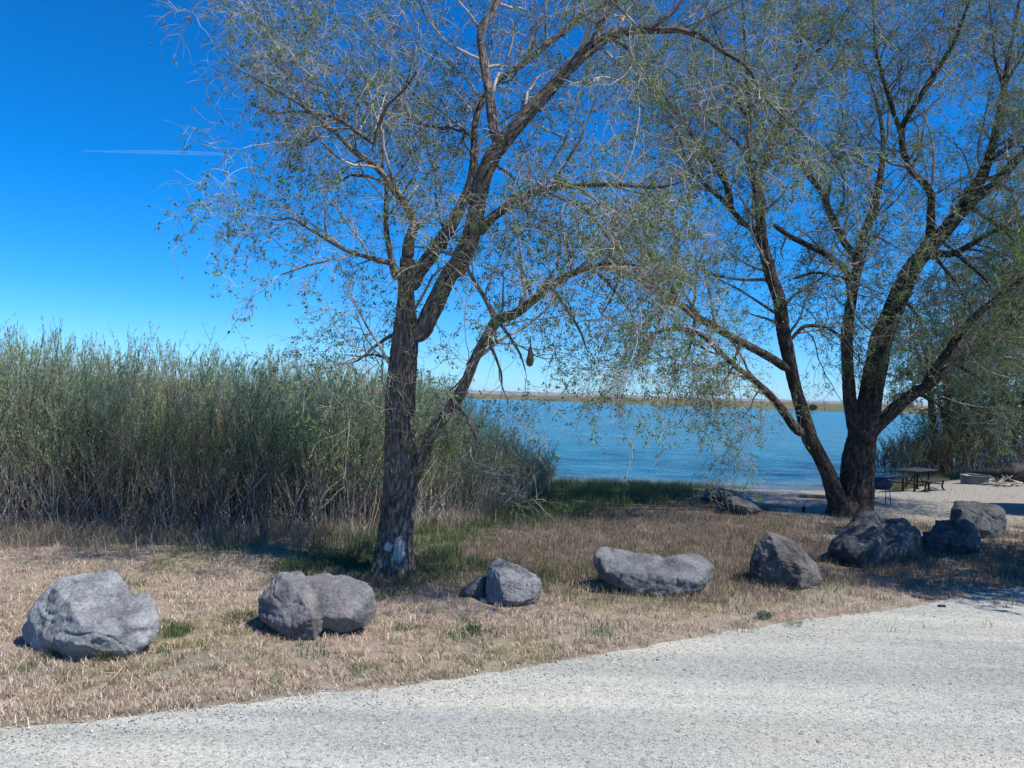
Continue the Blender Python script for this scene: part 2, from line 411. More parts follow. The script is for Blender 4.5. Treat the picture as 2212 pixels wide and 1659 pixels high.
def mat_far(name, a, b_, sc):
    m, nt, b = new_mat(name, .95, .05)
    n = noise(nt, sc, 6, .65, coords(nt, 'Object', (1, .25, 3))); nt.links.new(ramp(nt, n.outputs[0], [(.36, a), (.64, b_)]), b.inputs['Base Color']); return m
xs = np.linspace(-1500, 1500, 400); k = np.linspace(0, 1, 16)
SY = np.interp(xs, [-1500, -128, 43, 178, 316, 600, 1500], [1700, 1450, 1300, 900, 725, 560, 500]) + 12 * n2(xs, xs * 0, .012, 3, 6.)
V = []
for q in k:
    prof = -2 + 7.5 * min(1, q * 14) + 11 * q
    V.append(np.stack([xs * (1 + q * .9), SY + q * 1600, prof + (1.2 * n2(xs, xs * 0 + q * 9, .012, 3, 7.) if q > .05 else 0 * xs)], 1))
V = np.concatenate(V); i = np.arange(len(V)).reshape(16, -1)
F = np.stack([i[:-1, :-1], i[:-1, 1:], i[1:, 1:], i[1:, :-1]], -1).reshape(-1, 4)
mk('far_shore', V, F, mat_far('far_shore_scrub', (.08, .10, .04), (.19, .17, .09), .02), smooth=True, kind='structure')
def hills(name, dist, h, seed, mat, amp):
    xs = np.linspace(-1.1, 1.1, 400) * dist; k = np.linspace(0, 1, 14); V = []
    for q in k:
        hh = h * (q ** .8) * (1 + amp * n2(xs, xs * 0, 5.0 / dist, 4, seed)) + h * .10 * n2(xs, xs * 0 + q * dist * .2, 40.0 / dist, 4, seed + 3) * (q > 0)
        V.append(np.stack([xs, np.full_like(xs, dist) + q * dist * .25, hh], 1))
    V = np.concatenate(V); i = np.arange(len(V)).reshape(14, -1)
    F = np.stack([i[:-1, :-1], i[:-1, 1:], i[1:, 1:], i[1:, :-1]], -1).reshape(-1, 4)
    mk(name, V, F, mat, smooth=True, kind='structure')
hills('hills', 8000, 92, 2.0, mat_far('hill_dry', (.17, .14, .13), (.33, .28, .26), .0016), .16)

# ---------------------------------------------------------------- batch tubes / leaves
def tubes(P, R, S=3):
    """P (M,N,3), R (M,N) -> verts, quads"""
    M_, N_, _ = P.shape
    T = np.gradient(P, axis=1); T /= np.linalg.norm(T, axis=2, keepdims=True) + 1e-9
    ref = np.random.default_rng(1).normal(size=(M_, 1, 3)); ref = np.broadcast_to(ref, P.shape)
    A = np.cross(T, ref); A /= np.linalg.norm(A, axis=2, keepdims=True) + 1e-9
    B = np.cross(T, A)
    a = np.arange(S) * 2 * pi / S
    V = P[:, :, None] + R[:, :, None, None] * (A[:, :, None] * np.cos(a)[:, None] + B[:, :, None] * np.sin(a)[:, None])
    idx = np.arange(M_ * N_ * S).reshape(M_, N_, S)
    n = np.roll(idx, -1, 2)
    F = np.stack([idx[:, :-1], n[:, :-1], n[:, 1:], idx[:, 1:]], -1).reshape(-1, 4)
    return V.reshape(-1, 3), F
def paths(P0, D0, L, n, wander=.25, grav=0.0, rng=RNG, upb=0.0):
    M_ = len(P0); P = np.empty((M_, n, 3)); P[:, 0] = P0; D = D0 / np.linalg.norm(D0, axis=1, keepdims=True)
    st = (L / (n - 1))[:, None]; drift = rng.normal(size=(M_, 3)) * wander * .6
    for k in range(1, n):
        D = D + rng.normal(size=(M_, 3)) * wander * .5 + drift * .35
        D[:, 2] += (-grav + upb) * (k / n) * 1.3
        D /= np.linalg.norm(D, axis=1, keepdims=True)
        P[:, k] = P[:, k - 1] + D * st
    return P
def spawn(P, R, n_per, tmin, rng=RNG, spread=.9):
    """children start points and directions from a batch of paths"""
    M_, N_, _ = P.shape
    m = np.repeat(np.arange(M_), n_per); t = tmin + (1 - tmin) * rng.random(len(m)) ** .85
    f = t * (N_ - 1); i = np.minimum(f.astype(int), N_ - 2); w = (f - i)[:, None]
    p = P[m, i] * (1 - w) + P[m, i + 1] * w
    T = P[m, i + 1] - P[m, i]; T /= np.linalg.norm(T, axis=1, keepdims=True) + 1e-9
    r = R[m, i] * (1 - w[:, 0]) + R[m, i + 1] * w[:, 0]
    q = rng.normal(size=(len(m), 3)); q -= T * (q * T).sum(1)[:, None]; q /= np.linalg.norm(q, axis=1, keepdims=True)
    return p, T * (1 - spread * .55) + q * spread, r, t
def leaves(P, D, size, rng, asp=.42):
    M_ = len(P); D = D / (np.linalg.norm(D, axis=1, keepdims=True) + 1e-9)
    s = rng.normal(size=(M_, 3)); s -= D * (s * D).sum(1)[:, None]; s /= np.linalg.norm(s, axis=1, keepdims=True)
    L = size[:, None]
    V = np.stack([P, P + D * L * .5 + s * L * asp * .5, P + D * L, P + D * L * .5 - s * L * asp * .5], 1).reshape(-1, 3)
    return V, np.arange(M_ * 4).reshape(-1, 4)

# ---------------------------------------------------------------- limbs: swept, displaced, bark mapped
def catmull(pts, step):
    pts = np.array(pts, float); out = []
    ext = np.vstack([2 * pts[0] - pts[1], pts, 2 * pts[-1] - pts[-2]])
    for i in range(1, len(ext) - 2):
        p0, p1, p2, p3 = ext[i - 1:i + 3]; L = np.linalg.norm((p2 - p1)[:3]); n = max(2, int(L / step))
        for t in np.linspace(0, 1, n, endpoint=False):
            out.append(.5 * ((2 * p1) + (-p0 + p2) * t + (2 * p0 - 5 * p1 + 4 * p2 - p3) * t * t + (-p0 + 3 * p1 - 3 * p2 + p3) * t ** 3))
    out.append(pts[-1]); return np.array(out)
def limb_mesh(name, pts, mat, parent, origin, sides, step, rough=.06, flare=None, scar=None, seed=0, freq=1.0, label=None):
    """pts: rows x,y,z,r"""
    C = catmull(pts, step); P = C[:, :3]; R = np.maximum(C[:, 3], .004); n = len(P)
    T = np.gradient(P, axis=0); T /= np.linalg.norm(T, axis=1, keepdims=True)
    A = np.zeros_like(P); ref = np.array([0., 1., 0.]) if abs(T[0, 1]) < .8 else np.array([1., 0, 0])
    for k in range(n):
        ref = ref - T[k] * ref.dot(T[k]); ref /= np.linalg.norm(ref); A[k] = ref
    B = np.cross(T, A); a = np.arange(sides + 1) * 2 * pi / sides
    s = np.concatenate([[0], np.cumsum(np.linalg.norm(np.diff(P, axis=0), axis=1))])
    ca, sa = np.cos(a), np.sin(a)
    SS, AA = np.meshgrid(s, a, indexing='ij')
    RR = np.repeat(R[:, None], sides + 1, 1)
    rm = float(np.mean(R)); kf = 1.0 / max(.06, min(rm, .25)) * freq
    q = np.stack([np.cos(AA).ravel() * RR.ravel() * kf * 2.6, np.sin(AA).ravel() * RR.ravel() * kf * 2.6, SS.ravel() * kf * .55 + seed * 7.7], 1)
    w = noise3(q * .5 + 31) ; q2 = q.copy(); q2[:, 0] += w * .8; q2[:, 1] -= w * .8
    rid = 1 - 2 * np.abs(noise3(q2)); rid2 = 1 - 2 * np.abs(noise3(q2 * 2.3 + 5))
    lump = noise3(q * .22 + 90) * .10 + noise3(np.stack([q[:, 0] * .25, q[:, 1] * .25, q[:, 2] * .25], 1) + 40) * .06
    disp = rough * (.65 * rid + .35 * rid2 - .4) + lump * (rough / .06) ** .5
    fl = 1.0
    if flare is not None:
        fl = (1 + flare * np.exp(-SS / .28) * (.55 + .45 * np.cos(AA * 5 + 1.3 + seed) + .3 * np.cos(AA * 3 + seed))).ravel()
    rr = RR.ravel() * (1 + disp) * fl
    V = P[:, None] + rr.reshape(n, -1)[:, :, None] * (A[:, None] * ca[:, None] + B[:, None] * sa[:, None])
    scm = np.zeros(n * (sides + 1))
    V = V.reshape(-1, 3)
    if scar is not None:
        for (c, ext) in scar:
            d = (V - np.array(c)) / np.array(ext); dd = np.sqrt((d ** 2).sum(1)) + .35 * noise3(V * 14)
            mk_ = ss(1.05, .85, dd); scm = np.maximum(scm, mk_)
        und = (P[:, None] + (RR * .97)[:, :, None] * (A[:, None] * ca[:, None] + B[:, None] * sa[:, None])).reshape(-1, 3)
        V = V * (1 - scm[:, None]) + und * scm[:, None]
    i = np.arange(n * (sides + 1)).reshape(n, -1)
    F = np.stack([i[:-1, :-1], i[:-1, 1:], i[1:, 1:], i[1:, :-1]], -1).reshape(-1, 4)
    uv = np.stack([AA.ravel() * rm, SS.ravel()], 1)
    o = mk(name, V - np.array(origin), F, mat, parent, smooth=True, uv=uv, col=np.repeat(scm[:, None], 3, 1))
    if label: o['label'] = label
    return o

def build_tree(name, label, category, base, D, limbs, barkm, twigm, leafcols, rng, group=None,
               l2=2.2, n3=7, n4=6, len2=(.8, 2.2), len3=(.45, 1.1), len4=(.2, .55), leafn=2.0, leafsz=(.02, .04),
               grav=(.25, .35, .3), tr=(.012, .005, .0028), trunk_sides=96, leafclump=True, scar=None, scale=1.0, bias=(0, 0, .25)):
    root = thing(name, label, category, base, 0, group)
    org = np.array(base)
    P2 = []; D2 = []; R2 = []; L2 = []
    for li, (kind, pts, dz0, dz1, gstart, dens) in enumerate(limbs):
        m = len(pts); rows = []
        for j, (px, py, w) in enumerate(pts):
            Yd = D + dz0 + (dz1 - dz0) * (j / (m - 1)) ** 1.3
            p = at(px, py, Yd); rows.append((p.x, p.y, p.z, w / 2 / FOC * Yd))
        big = rows[0][3] > .12
        if kind == 'trunk':
            rows[0] = (rows[0][0], rows[0][1], float(gz(rows[0][0], rows[0][1])) - .12, rows[0][3])
        rows_m = list(rows)
        if kind != 'trunk':
            a_, b_ = np.array(rows[0]), np.array(rows[1]); q_ = a_ + (b_ - a_) * .25
            a2 = a_.copy(); a2[3] *= .5; q_[3] = (a_[3] * .75 + b_[3] * .25) * .92; rows_m = [tuple(a2), tuple(q_)] + rows[1:]
        limb_mesh(kind, rows_m, barkm, root, org, trunk_sides if kind == 'trunk' else (40 if big else 16 if rows[0][3] > .04 else 8),
                  .022 if kind == 'trunk' else (.03 if big else .06), rough=.15 if kind == 'trunk' else (.13 if big else .09),
                  flare=.32 if kind == 'trunk' else None, scar=scar if (kind == 'trunk' and li == 0) else None, seed=li)
        C = catmull(rows, .05); P = C[:, :3]; R = np.maximum(C[:, 3], .004)
        s = np.concatenate([[0], np.cumsum(np.linalg.norm(np.diff(P, axis=0), axis=1))]); Lt = s[-1]
        T = np.gradient(P, axis=0); T /= np.linalg.norm(T, axis=1, keepdims=True)
        n = int(Lt * (1 - gstart) * l2 * dens) + (1 if dens > 0 else 0)
        if n > 0:
            tt = gstart + (1 - gstart) * (np.arange(n) + rng.random(n)) / n
            if kind != 'trunk': tt[-1] = .995
            ii = np.minimum((np.interp(tt * Lt, s, np.arange(len(s)))).astype(int), len(s) - 2)
            q = rng.normal(size=(n, 3)) + np.array(bias); Tn = T[ii]; q -= Tn * (q * Tn).sum(1)[:, None]; q /= np.linalg.norm(q, axis=1, keepdims=True)
            mixv = rng.uniform(.5, 1.1, n)[:, None]
            dd = Tn * .7 + q * mixv; 
            if kind != 'trunk': dd[-1] = Tn[-1]
            P2.append(P[ii]); D2.append(dd); R2.append(np.clip(R[ii] * .5, .006, .03 * scale)); L2.append(rng.uniform(*len2, n) * (1.15 - .35 * tt) * (1 if dens < 5 else .6))
    P0 = np.concatenate(P2); D0 = np.concatenate(D2); Rr = np.concatenate(R2); Ls = np.concatenate(L2)
    A = paths(P0, D0, Ls, 12, .28, grav[0], rng, .12)
    tap = np.linspace(1, .28, 12) ** 1.0
    RA = np.maximum(Rr[:, None] * tap, tr[0] * .3)
    p, d, r, t = spawn(A, RA, n3, .12, rng, .85)
    B = paths(p, d, rng.uniform(*len3, len(p)) * (1.1 - .4 * t), 8, .3, grav[1], rng)
    RB = np.maximum(np.minimum(r * .6, tr[1])[:, None] * np.linspace(1, .4, 8), tr[2] * .8)
    p, d, r, t = spawn(B, RB, n4, .1, rng, .8)
    Ct = paths(p, d, rng.uniform(*len4, len(p)) , 6, .34, grav[2], rng)
    RC = np.full(len(p), tr[2])[:, None] * np.linspace(1, .55, 6)
    vs = []; fs = []; off = 0
    for (PP, RR_, S) in ((A, RA, 6), (B, RB, 4), (Ct, RC, 3)):
        v, f = tubes(PP, RR_, S); vs.append(v); fs.append(f + off); off += len(v)
    mk('branches', np.concatenate(vs) - org, np.concatenate(fs), twigm, root, smooth=True)
    # leaf clusters
    lp = []; ld = []
    for PP, k, cl in ((Ct, leafn, 6), (B, leafn * .8, 5)):
        n = int(len(PP) * k); m = rng.integers(0, len(PP), n)
        keep = noise3(PP[m, 3] * .9 + 5) > -.12 - .6 * rng.random(n) if leafclump else np.ones(n, bool)
        m = m[keep]; j = rng.integers(1, PP.shape[1], len(m))
        p = PP[m, j]; p = np.repeat(p, cl, 0) + rng.normal(size=(len(m) * cl, 3)) * .024 * scale
        d = np.repeat(PP[m, j] - PP[m, j - 1], cl, 0); d /= np.linalg.norm(d, axis=1, keepdims=True)
        lp.append(p); ld.append(d + rng.normal(size=d.shape) * .7 + np.array([0, 0, -.3]))
    lp = np.concatenate(lp); ld = np.concatenate(ld)
    v, f = leaves(lp, ld, rng.uniform(*leafsz, len(lp)), rng, .5)
    c = np.array(leafcols)[rng.integers(0, len(leafcols), len(lp))] * rng.uniform(.75, 1.25, (len(lp), 1))
    mk('foliage', v - org, f, LEAF, root, col=np.repeat(c, 4, 0))
    return root

# ---- tree beside the thicket (nearer)
def cA(x, y): return (x * .3968, 1097.2 + y * .3968)
def c5(x, y, w): return (329 + x * .5208, y * .5208, w * .5208)
def ca(x, y, w): return (658 + x * .4628, 548.6 + y * .4628, w * .4628)
def c6(x, y, w): return (1262 + x * .43, y * .43, w * .43)
def c3(x, y, w=0): return (1536 + x * .3307, 823 + y * .3307, w * .3307)

b1 = hit(847, 1238)
D1 = b1.y
T1 = [
 ('trunk', [(848, 1244, 88), (850, 1180, 78), (856, 1110, 72), (863, 1040, 72), (864, 1000, 70), (862, 950, 62), (862, 900, 57), (865, 850, 56), (868, 800, 55), (873, 750, 54), (876, 700, 48), (877, 650, 37), (878, 600, 33), (880, 560, 32)], 0, 0, .62, .5),
 ('limb', [(880, 560, 31), c5(1065, 1000, 45), c5(1085, 930, 38), c5(1050, 850, 34), c5(1000, 780, 32), c5(955, 720, 28), c5(900, 670, 25), c5(840, 630, 22), c5(770, 560, 19), c5(700, 500, 16), c5(640, 450, 13), c5(560, 400, 10), c5(470, 350, 7), c5(380, 300, 5)], 0, -1.0, .12, 1.25),
 ('limb', [(887, 720, 42), ca(545, 360, 85), ca(600, 250, 84), ca(655, 130, 80), ca(730, 20, 78), c5(1260, 1120, 74), c5(1320, 980, 70), c5(1352, 830, 66), c5(1375, 730, 68), c5(1430, 620, 66), c5(1530, 500, 58), c5(1640, 380, 56), c5(1740, 270, 52), c5(1830, 190, 48), c5(1900, 150, 40), c5(2000, 125, 30), c5(2130, 125, 26), c6(480, 150, 30), c6(600, 190, 26), c6(700, 260, 20), c6(820, 340, 16), c6(900, 480, 12), c6(1010, 600, 9), c6(1100, 680, 7), c6(1200, 800, 5), c6(1290, 900, 4)], 0, -1.6, .36, 1.1),
 ('limb', [c5(1075, 1200, 60), c5(1110, 1120, 58), c5(1170, 1040, 54), c5(1230, 950, 52), c5(1285, 850, 46), c5(1320, 760, 40), c5(1335, 650, 34), c5(1335, 550, 28), c5(1355, 450, 24), c5(1420, 350, 22), c5(1500, 290, 24), c5(1570, 240, 26), c5(1640, 180, 26), c5(1710, 130, 24), c5(1770, 70, 24), c5(1870, 20, 22), c5(1960, -40, 18), c5(2050, -160, 12)], .1, 1.6, .3, 1.2),
 ('limb', [c5(1440, 620, 50), c5(1412, 500, 44), c5(1400, 400, 40), c5(1372, 250, 34), c5(1362, 130, 30), c5(1400, 60, 32), c5(1440, -10, 30), c5(1500, -120, 20), c5(1540, -260, 10)], -.35, .8, .2, 1.3),
 ('limb', [c5(1830, 195, 40), c5(1862, 90, 34), c5(1890, 20, 32), c5(1925, -60, 26), c5(1990, -200, 14)], -1.0, -.6, .15, 1.1),
 ('limb', [c5(1350, 965, 50), c5(1390, 920, 44), c5(1430, 885, 38), c5(1500, 840, 34), c5(1580, 800, 34), c5(1660, 775, 30), c5(1780, 768, 24), c5(1870, 765, 22), c5(2000, 770, 16), c5(2080, 778, 13), c5(2160, 765, 8), c5(2230, 740, 5)], -.2, -2.2, .2, 1.3),
 ('limb', [c5(1640, 800, 16), c5(1780, 858, 13), c5(1850, 930, 11), c5(1900, 1000, 8), c5(1960, 1060, 5)], -1.2, -2.0, .1, 1.5),
 ('limb', [c5(1005, 1160, 26), c5(985, 1050, 24), c5(970, 950, 22), c5(970, 860, 20), c5(972, 780, 17), c5(955, 700, 14), c5(955, 620, 12), c5(965, 560, 10), c5(1010, 440, 8), c5(1060, 330, 6), c5(1090, 200, 4)], -.1, .9, .2, 1.4),
 ('limb', [c5(912, 630, 16), c5(940, 520, 15), c5(975, 440, 13), c5(1050, 365, 11), c5(1095, 300, 7)], -.7, -1.3, .1, 1.0),
 ('limb', [c5(925, 600, 20), c5(820, 525, 18), c5(760, 490, 16), c5(680, 472, 14), c5(600, 462, 11), c5(500, 470, 8), c5(420, 440, 5)], -.6, .9, .1, 1.4),
 ('limb', [c5(1035, 1190, 26), c5(1000, 1100, 24), c5(940, 1080, 21), c5(870, 1060, 19), c5(800, 1035, 18), c5(720, 990, 15), c5(640, 940, 13), c5(580, 905, 10), c5(520, 912, 8), c5(480, 903, 4)], -.1, -1.2, .25, 1.2),
 ('limb', [c5(740, 1080, 8), c5(650, 1100, 9), c5(560, 1130, 7), c5(520, 1145, 4)], -1.0, -1.4, .1, .9),
 ('limb', [c5(1330, 560, 16), c5(1240, 530, 15), c5(1200, 532, 14), c5(1130, 520, 12), c5(1080, 485, 9), c5(1010, 450, 6)], .5, 2.2, .1, 1.3),
 ('limb', [c5(1420, 680, 16), c5(1500, 740, 13), c5(1540, 820, 10), c5(1560, 900, 7)], -.3, -1.2, .1, 1.3),
 ('limb', [ca(470, 1080, 60), ca(520, 1010, 62), ca(560, 930, 60), ca(585, 850, 58), ca(640, 780, 56), ca(700, 690, 54), ca(750, 600, 50), ca(800, 480, 48), ca(850, 390, 50), ca(900, 310, 52), ca(980, 280, 44), ca(1060, 220, 40), ca(1150, 150, 38), ca(1250, 90, 34), ca(1340, 60, 28), ca(1430, 42, 22), ca(1500, 45, 14), ca(1590, 60, 8)], -.05, -1.9, .42, 1.2),
 ('limb', [ca(895, 315, 30), ca(850, 220, 22), ca(800, 140, 18), ca(760, 60, 14), c5(1310, 1090, 16), c5(1250, 1060, 12), c5(1150, 1030, 8), c5(1050, 1020, 5)], -.95, -.4, .15, 1.5),
 ('limb', [ca(415, 372, 20), ca(330, 430, 15), ca(260, 490, 11), ca(200, 512, 7), ca(120, 520, 4)], 0, -.7, .1, 1.8),
 ('limb', [ca(410, 492, 18), ca(360, 480, 14), ca(320, 470, 11), ca(260, 478, 7), ca(190, 470, 4)], 0, .6, .1, 1.4),
 ('limb', [c5(1790, 240, 26), c5(1900, 165, 18), c5(1970, 200, 15), c5(1995, 240, 12), c5(1985, 272, 9)], -1.0, -1.5, .2, .3),
 ('limb', [c5(2060, 120, 24), c5(2110, 85, 22), c5(2160, 50, 16), c5(2212, -20, 12), c5(2260, -120, 8)], -1.1, -1.2, .2, 1.0),
 ('limb', [c5(760, 555, 12), c5(780, 430, 10), c5(720, 300, 8), c5(690, 180, 6), c5(640, 60, 4)], -.5, 1.3, .1, 1.3),
 ('limb', [c5(700, 560, 10), c5(640, 600, 8), c5(580, 630, 6), c5(545, 710, 4)], -.4, 1.0, .1, 1.0),
 ('limb', [c5(1140, 1080, 14), c5(1220, 1010, 12), c5(1180, 860, 10), c5(1170, 720, 8), c5(1120, 560, 5)], .1, 1.9, .1, 1.1),
 ('limb', [c5(640, 455, 8), c5(560, 330, 7), c5(520, 200, 6), c5(460, 80, 4)], -.8, .4, .1, 1.2),
]
T1 += [('limb', [(x0, y0, 9), ((x0 * 2 + x1) / 3 + 6, (y0 * 2 + y1) / 3, 7), ((x0 + x1 * 2) / 3 + 8, (y0 + y1 * 2) / 3, 5), (x1, y1, 2.5)], a_, b_, .05, .85) for (x0, y0, x1, y1, a_, b_) in [
    (1075, 692, 1135, 800, -1.2, -1.8), (1190, 618, 1270, 760, -1.4, -2.4), (1278, 576, 1370, 690, -1.7, -2.6),
    (1028, 771, 965, 850, -.8, -1.2), (1051, 729, 1085, 840, -.9, -.4), (982, 868, 1030, 960, -.6, -1.1), (1149, 650, 1110, 560, -1.2, -.6), (1237, 590, 1200, 480, -1.5, -.9), (1320, 569, 1420, 640, -1.7, -2.2)]]
sc1 = at(862, 1186, D1 - .3); sc2 = at(838, 1183, D1 - .3)
tree1 = build_tree('shade_tree', 'sparse budding tree beside the willow thicket, white bark-stripped patch low on its trunk', 'tree',
    (b1.x, b1.y, 0), D1, T1, BARK1, TWIG1, [(.16, .26, .07), (.11, .19, .055), (.24, .34, .10), (.08, .14, .04)], np.random.default_rng(11),
    l2=3.1, n3=8, n4=5, leafn=1.2, leafsz=(.028, .054), tr=(.012, .0055, .0032), grav=(.06, .2, .22), bias=(0, 0, .4), scar=[((sc1.x, sc1.y, sc1.z), (.10, .3, .21)), ((sc2.x, sc2.y, sc2.z), (.08, .3, .07))])

b2 = hit(1829, 1112)
D2 = b2.y
T2 = [
 ('trunk', [c3(905, 905, 250), c3(915, 850, 235), c3(935, 780, 215), c3(948, 650, 192), c3(960, 500, 182), c3(985, 370, 165), c3(1025, 200, 150), c3(1050, 60, 140), c6(1480, 1760, 105), (1903, 730, 44), (1922, 688, 42), c6(1600, 1450, 88), c6(1660, 1330, 76), c6(1760, 1215, 74), c6(1860, 1100, 68), c6(1930, 1000, 60), c6(2000, 880, 52), c6(2050, 740, 40), c6(2090, 580, 36), c6(2110, 450, 30), c6(2130, 300, 22), c6(2170, 100, 14), c6(2200, -80, 9)], 0, 1.2, .5, 1.3),
 ('limb', [c3(855, 870, 160), c3(825, 780, 130), c3(770, 620, 100), c3(705, 480, 90), c3(650, 380, 92), c3(595, 190, 84), c3(540, 0, 76), c6(1002, 1659, 66), c6(980, 1500, 62), c6(930, 1350, 58), c6(895, 1200, 50), c6(880, 1070, 46), c6(862, 920, 42), c6(822, 780, 28), c6(830, 600, 22), c6(812, 300, 14), c6(800, 120, 10), c6(790, -80, 6)], 0, -1.8, .35, 1.3),
 ('limb', [c3(600, 350, 60), c3(545, 300, 58), c3(480, 210, 56), c3(400, 110, 50), c3(310, 20, 44), (1600, 800, 13), (1560, 765, 12), (1522, 728, 11), (1480, 712, 9), (1430, 715, 7), (1380, 745, 4)], -.5, -3.0, .3, 1.1),
 ('limb', [(1705, 800, 20), (1660, 770, 18), (1600, 738, 17), c6(650, 1640, 40), c6(560, 1590, 38), c6(480, 1530, 36), c6(400, 1480, 34), c6(330, 1430, 30), c6(270, 1360, 27), c6(200, 1310, 22), c6(100, 1280, 16), c6(0, 1190, 9), c6(-100, 1130, 5)], -.7, -4.4, .25, 1.05),
 ('limb', [c6(480, 1530, 28), c6(440, 1440, 26), c6(390, 1350, 22), c6(320, 1270, 18), c6(260, 1200, 12), c6(180, 1120, 7)], -2.9, -3.8, .1, 1.4),
 ('limb', [c3(985, 420, 95), c3(935, 300, 90), c3(915, 180, 84), c3(900, 60, 78), (1830, 760, 24), (1832, 700, 22), (1842, 640, 20), (1852, 575, 20), c6(1380, 1280, 42), c6(1400, 1180, 40), c6(1455, 1050, 38), c6(1480, 940, 34), c6(1492, 840, 28), c6(1500, 700, 22), c6(1480, 560, 15), c6(1440, 420, 9), c6(1400, 300, 6)], .1, 2.2, .35, 1.3),
 ('limb', [c6(1385, 1320, 34), c6(1310, 1220, 34), c6(1240, 1080, 34), c6(1190, 960, 32), c6(1100, 850, 28), c6(1060, 780, 24), c6(1000, 710, 18), c6(930, 600, 12), c6(880, 460, 8)], .8, -.6, .15, 1.4),
 ('limb', [c6(870, 915, 34), c6(920, 800, 30), c6(960, 650, 28), c6(1010, 520, 24), c6(1040, 430, 22), c6(1080, 320, 18), c6(1200, 230, 13), c6(1260, 160, 9), c6(1330, 30, 6)], -1.0, .6, .1, 1.4),
 ('limb', [c6(905, 1180, 30), c6(800, 1120, 27), c6(700, 1010, 24), c6(600, 920, 20), c6(520, 820, 16), c6(480, 700, 12), c6(400, 580, 8)], -.9, -2.5, .15, 1.4),
 ('limb', [c6(745, 1050, 28), c6(720, 940, 30), c6(680, 860, 32), c6(620, 780, 28), c6(560, 700, 22), c6(470, 580, 18), c6(400, 480, 13), c6(300, 400, 8)], -1.6, .8, .1, 1.4),
 ('limb', [c6(822, 780, 20), c6(740, 690, 18), c6(640, 610, 15), c6(560, 520, 13), c6(480, 400, 10), c6(330, 270, 6)], -1.2, 1.5, .1, 1.4),
 ('limb', [c6(820, 600, 16), c6(740, 440, 12), c6(700, 260, 9), c6(640, 100, 6), c6(600, -60, 4)], -1.4, -2.6, .1, 1.3),
 ('limb', [c6(1040, 430, 14), c6(1080, 280, 12), c6(1090, 140, 9), c6(1060, -40, 6)], -.3, .8, .1, 1.3),
 ('limb', [c6(1700, 1260, 54), c6(1740, 1180, 44), c6(1742, 1050, 38), c6(1735, 960, 34), c6(1640, 850, 30), c6(1600, 740, 30), c6(1600, 640, 28), c6(1640, 560, 26), c6(1740, 400, 24), c6(1830, 260, 22), c6(1890, 130, 15), c6(1940, -20, 10)], .3, -1.7, .2, 1.4),
 ('limb', [c6(1598, 690, 26), c6(1540, 520, 22), c6(1490, 350, 17), c6(1460, 200, 13), c6(1450, 0, 8), c6(1440, -120, 5)], -.6, 1.0, .1, 1.4),
 ('limb', [c6(1905, 1040, 54), c6(1980, 985, 50), c6(2060, 930, 46), c6(2150, 830, 42), c6(2230, 745, 34), c6(2330, 640, 24), c6(2400, 480, 15), c6(2460, 300, 8)], .5, -1.5, .15, 1.3),
 ('limb', [c6(2045, 800, 30), c6(2130, 740, 24), c6(2210, 700, 20), c6(2330, 600, 12), c6(2420, 560, 7)], .6, 2.0, .1, 1.3),
 ('limb', [c6(2110, 430, 18), c6(2170, 330, 15), c6(2240, 230, 10), c6(2320, 100, 6)], .8, -.5, .1, 1.3),
 ('limb', [c6(2100, 430, 16), c6(2060, 280, 14), c6(2050, 140, 10), c6(2030, -20, 6)], .8, 2.0, .1, 1.3),
 ('limb', [c6(1735, 1290, 46), c6(1790, 1275, 36), c6(1860, 1270, 32), c6(1960, 1220, 26), c6(2060, 1160, 22), c6(2210, 1090, 17), c6(2330, 1010, 10), c6(2440, 980, 6)], .2, -2.2, .2, 1.6),
 ('limb', [c3(985, 400, 110), c3(1035, 345, 96), c3(1115, 265, 86), c3(1230, 155, 80), c3(1335, 75, 72), (2005, 832, 20), (2060, 785, 17), (2130, 742, 14), (2212, 690, 11), (2290, 640, 7), (2360, 620, 4)], -.1, 1.5, .3, 1.9),
 ('limb', [(1990, 842, 20), (2040, 770, 17), (2090, 700, 15), (2140, 655, 12), (2212, 600, 9), (2280, 560, 5)], .5, -1.6, .15, 1.8),
 ('limb', [c6(1050, 1400, 16), c6(1150, 1370, 14), c6(1230, 1380, 12), c6(1320, 1420, 12), (1838, 690, 10)], -.8, .4, .1, 1.2),
 ('limb', [c6(950, 1130, 26), c6(1040, 1190, 26), c6(1140, 1240, 28), c6(1230, 1290, 28), c6(1320, 1370, 30), (1836, 640, 14)], -1.0, .3, .1, 1.0),
 ('limb', [(1700, 740, 8), (1740, 705, 8), (1790, 710, 7), (1830, 740, 7)], -.6, .1, .1, 1.2),
 ('limb', [c3(330, 45, 14), c3(280, 110, 10), c3(250, 190, 7), c3(180, 250, 4)], -1.6, -2.2, .1, 2.0),
]
T2 += [('limb', [(x0, y0, 9), ((x0 * 2 + x1) / 3 + 4, (y0 * 2 + y1) / 3, 7), ((x0 + x1 * 2) / 3 + 6, (y0 + y1 * 2) / 3, 5), (x1, y1, 2.5)], a_, b_, .05, .9) for (x0, y0, x1, y1, a_, b_) in [
    (1434, 636, 1400, 760, -3.2, -3.8), (1503, 683, 1470, 800, -2.6, -3.2), (1348, 563, 1300, 680, -4.2, -4.8), (1600, 738, 1560, 830, -1.4, -1.8), (2018, 554, 2080, 640, .2, -1.0), (2061, 546, 2140, 620, -.8, -1.6),
    (1979, 846, 2060, 900, 1.0, .4), (2060, 785, 2130, 830, 1.3, .6), (1943, 640, 1990, 700, .6, -1.2), (2091, 443, 2190, 520, 0, -1.6), (2027, 516, 2110, 590, .9, 2.2), (2122, 378, 2212, 430, 1, -.6), (2147, 400, 2230, 300, -.5, -1.8)]]
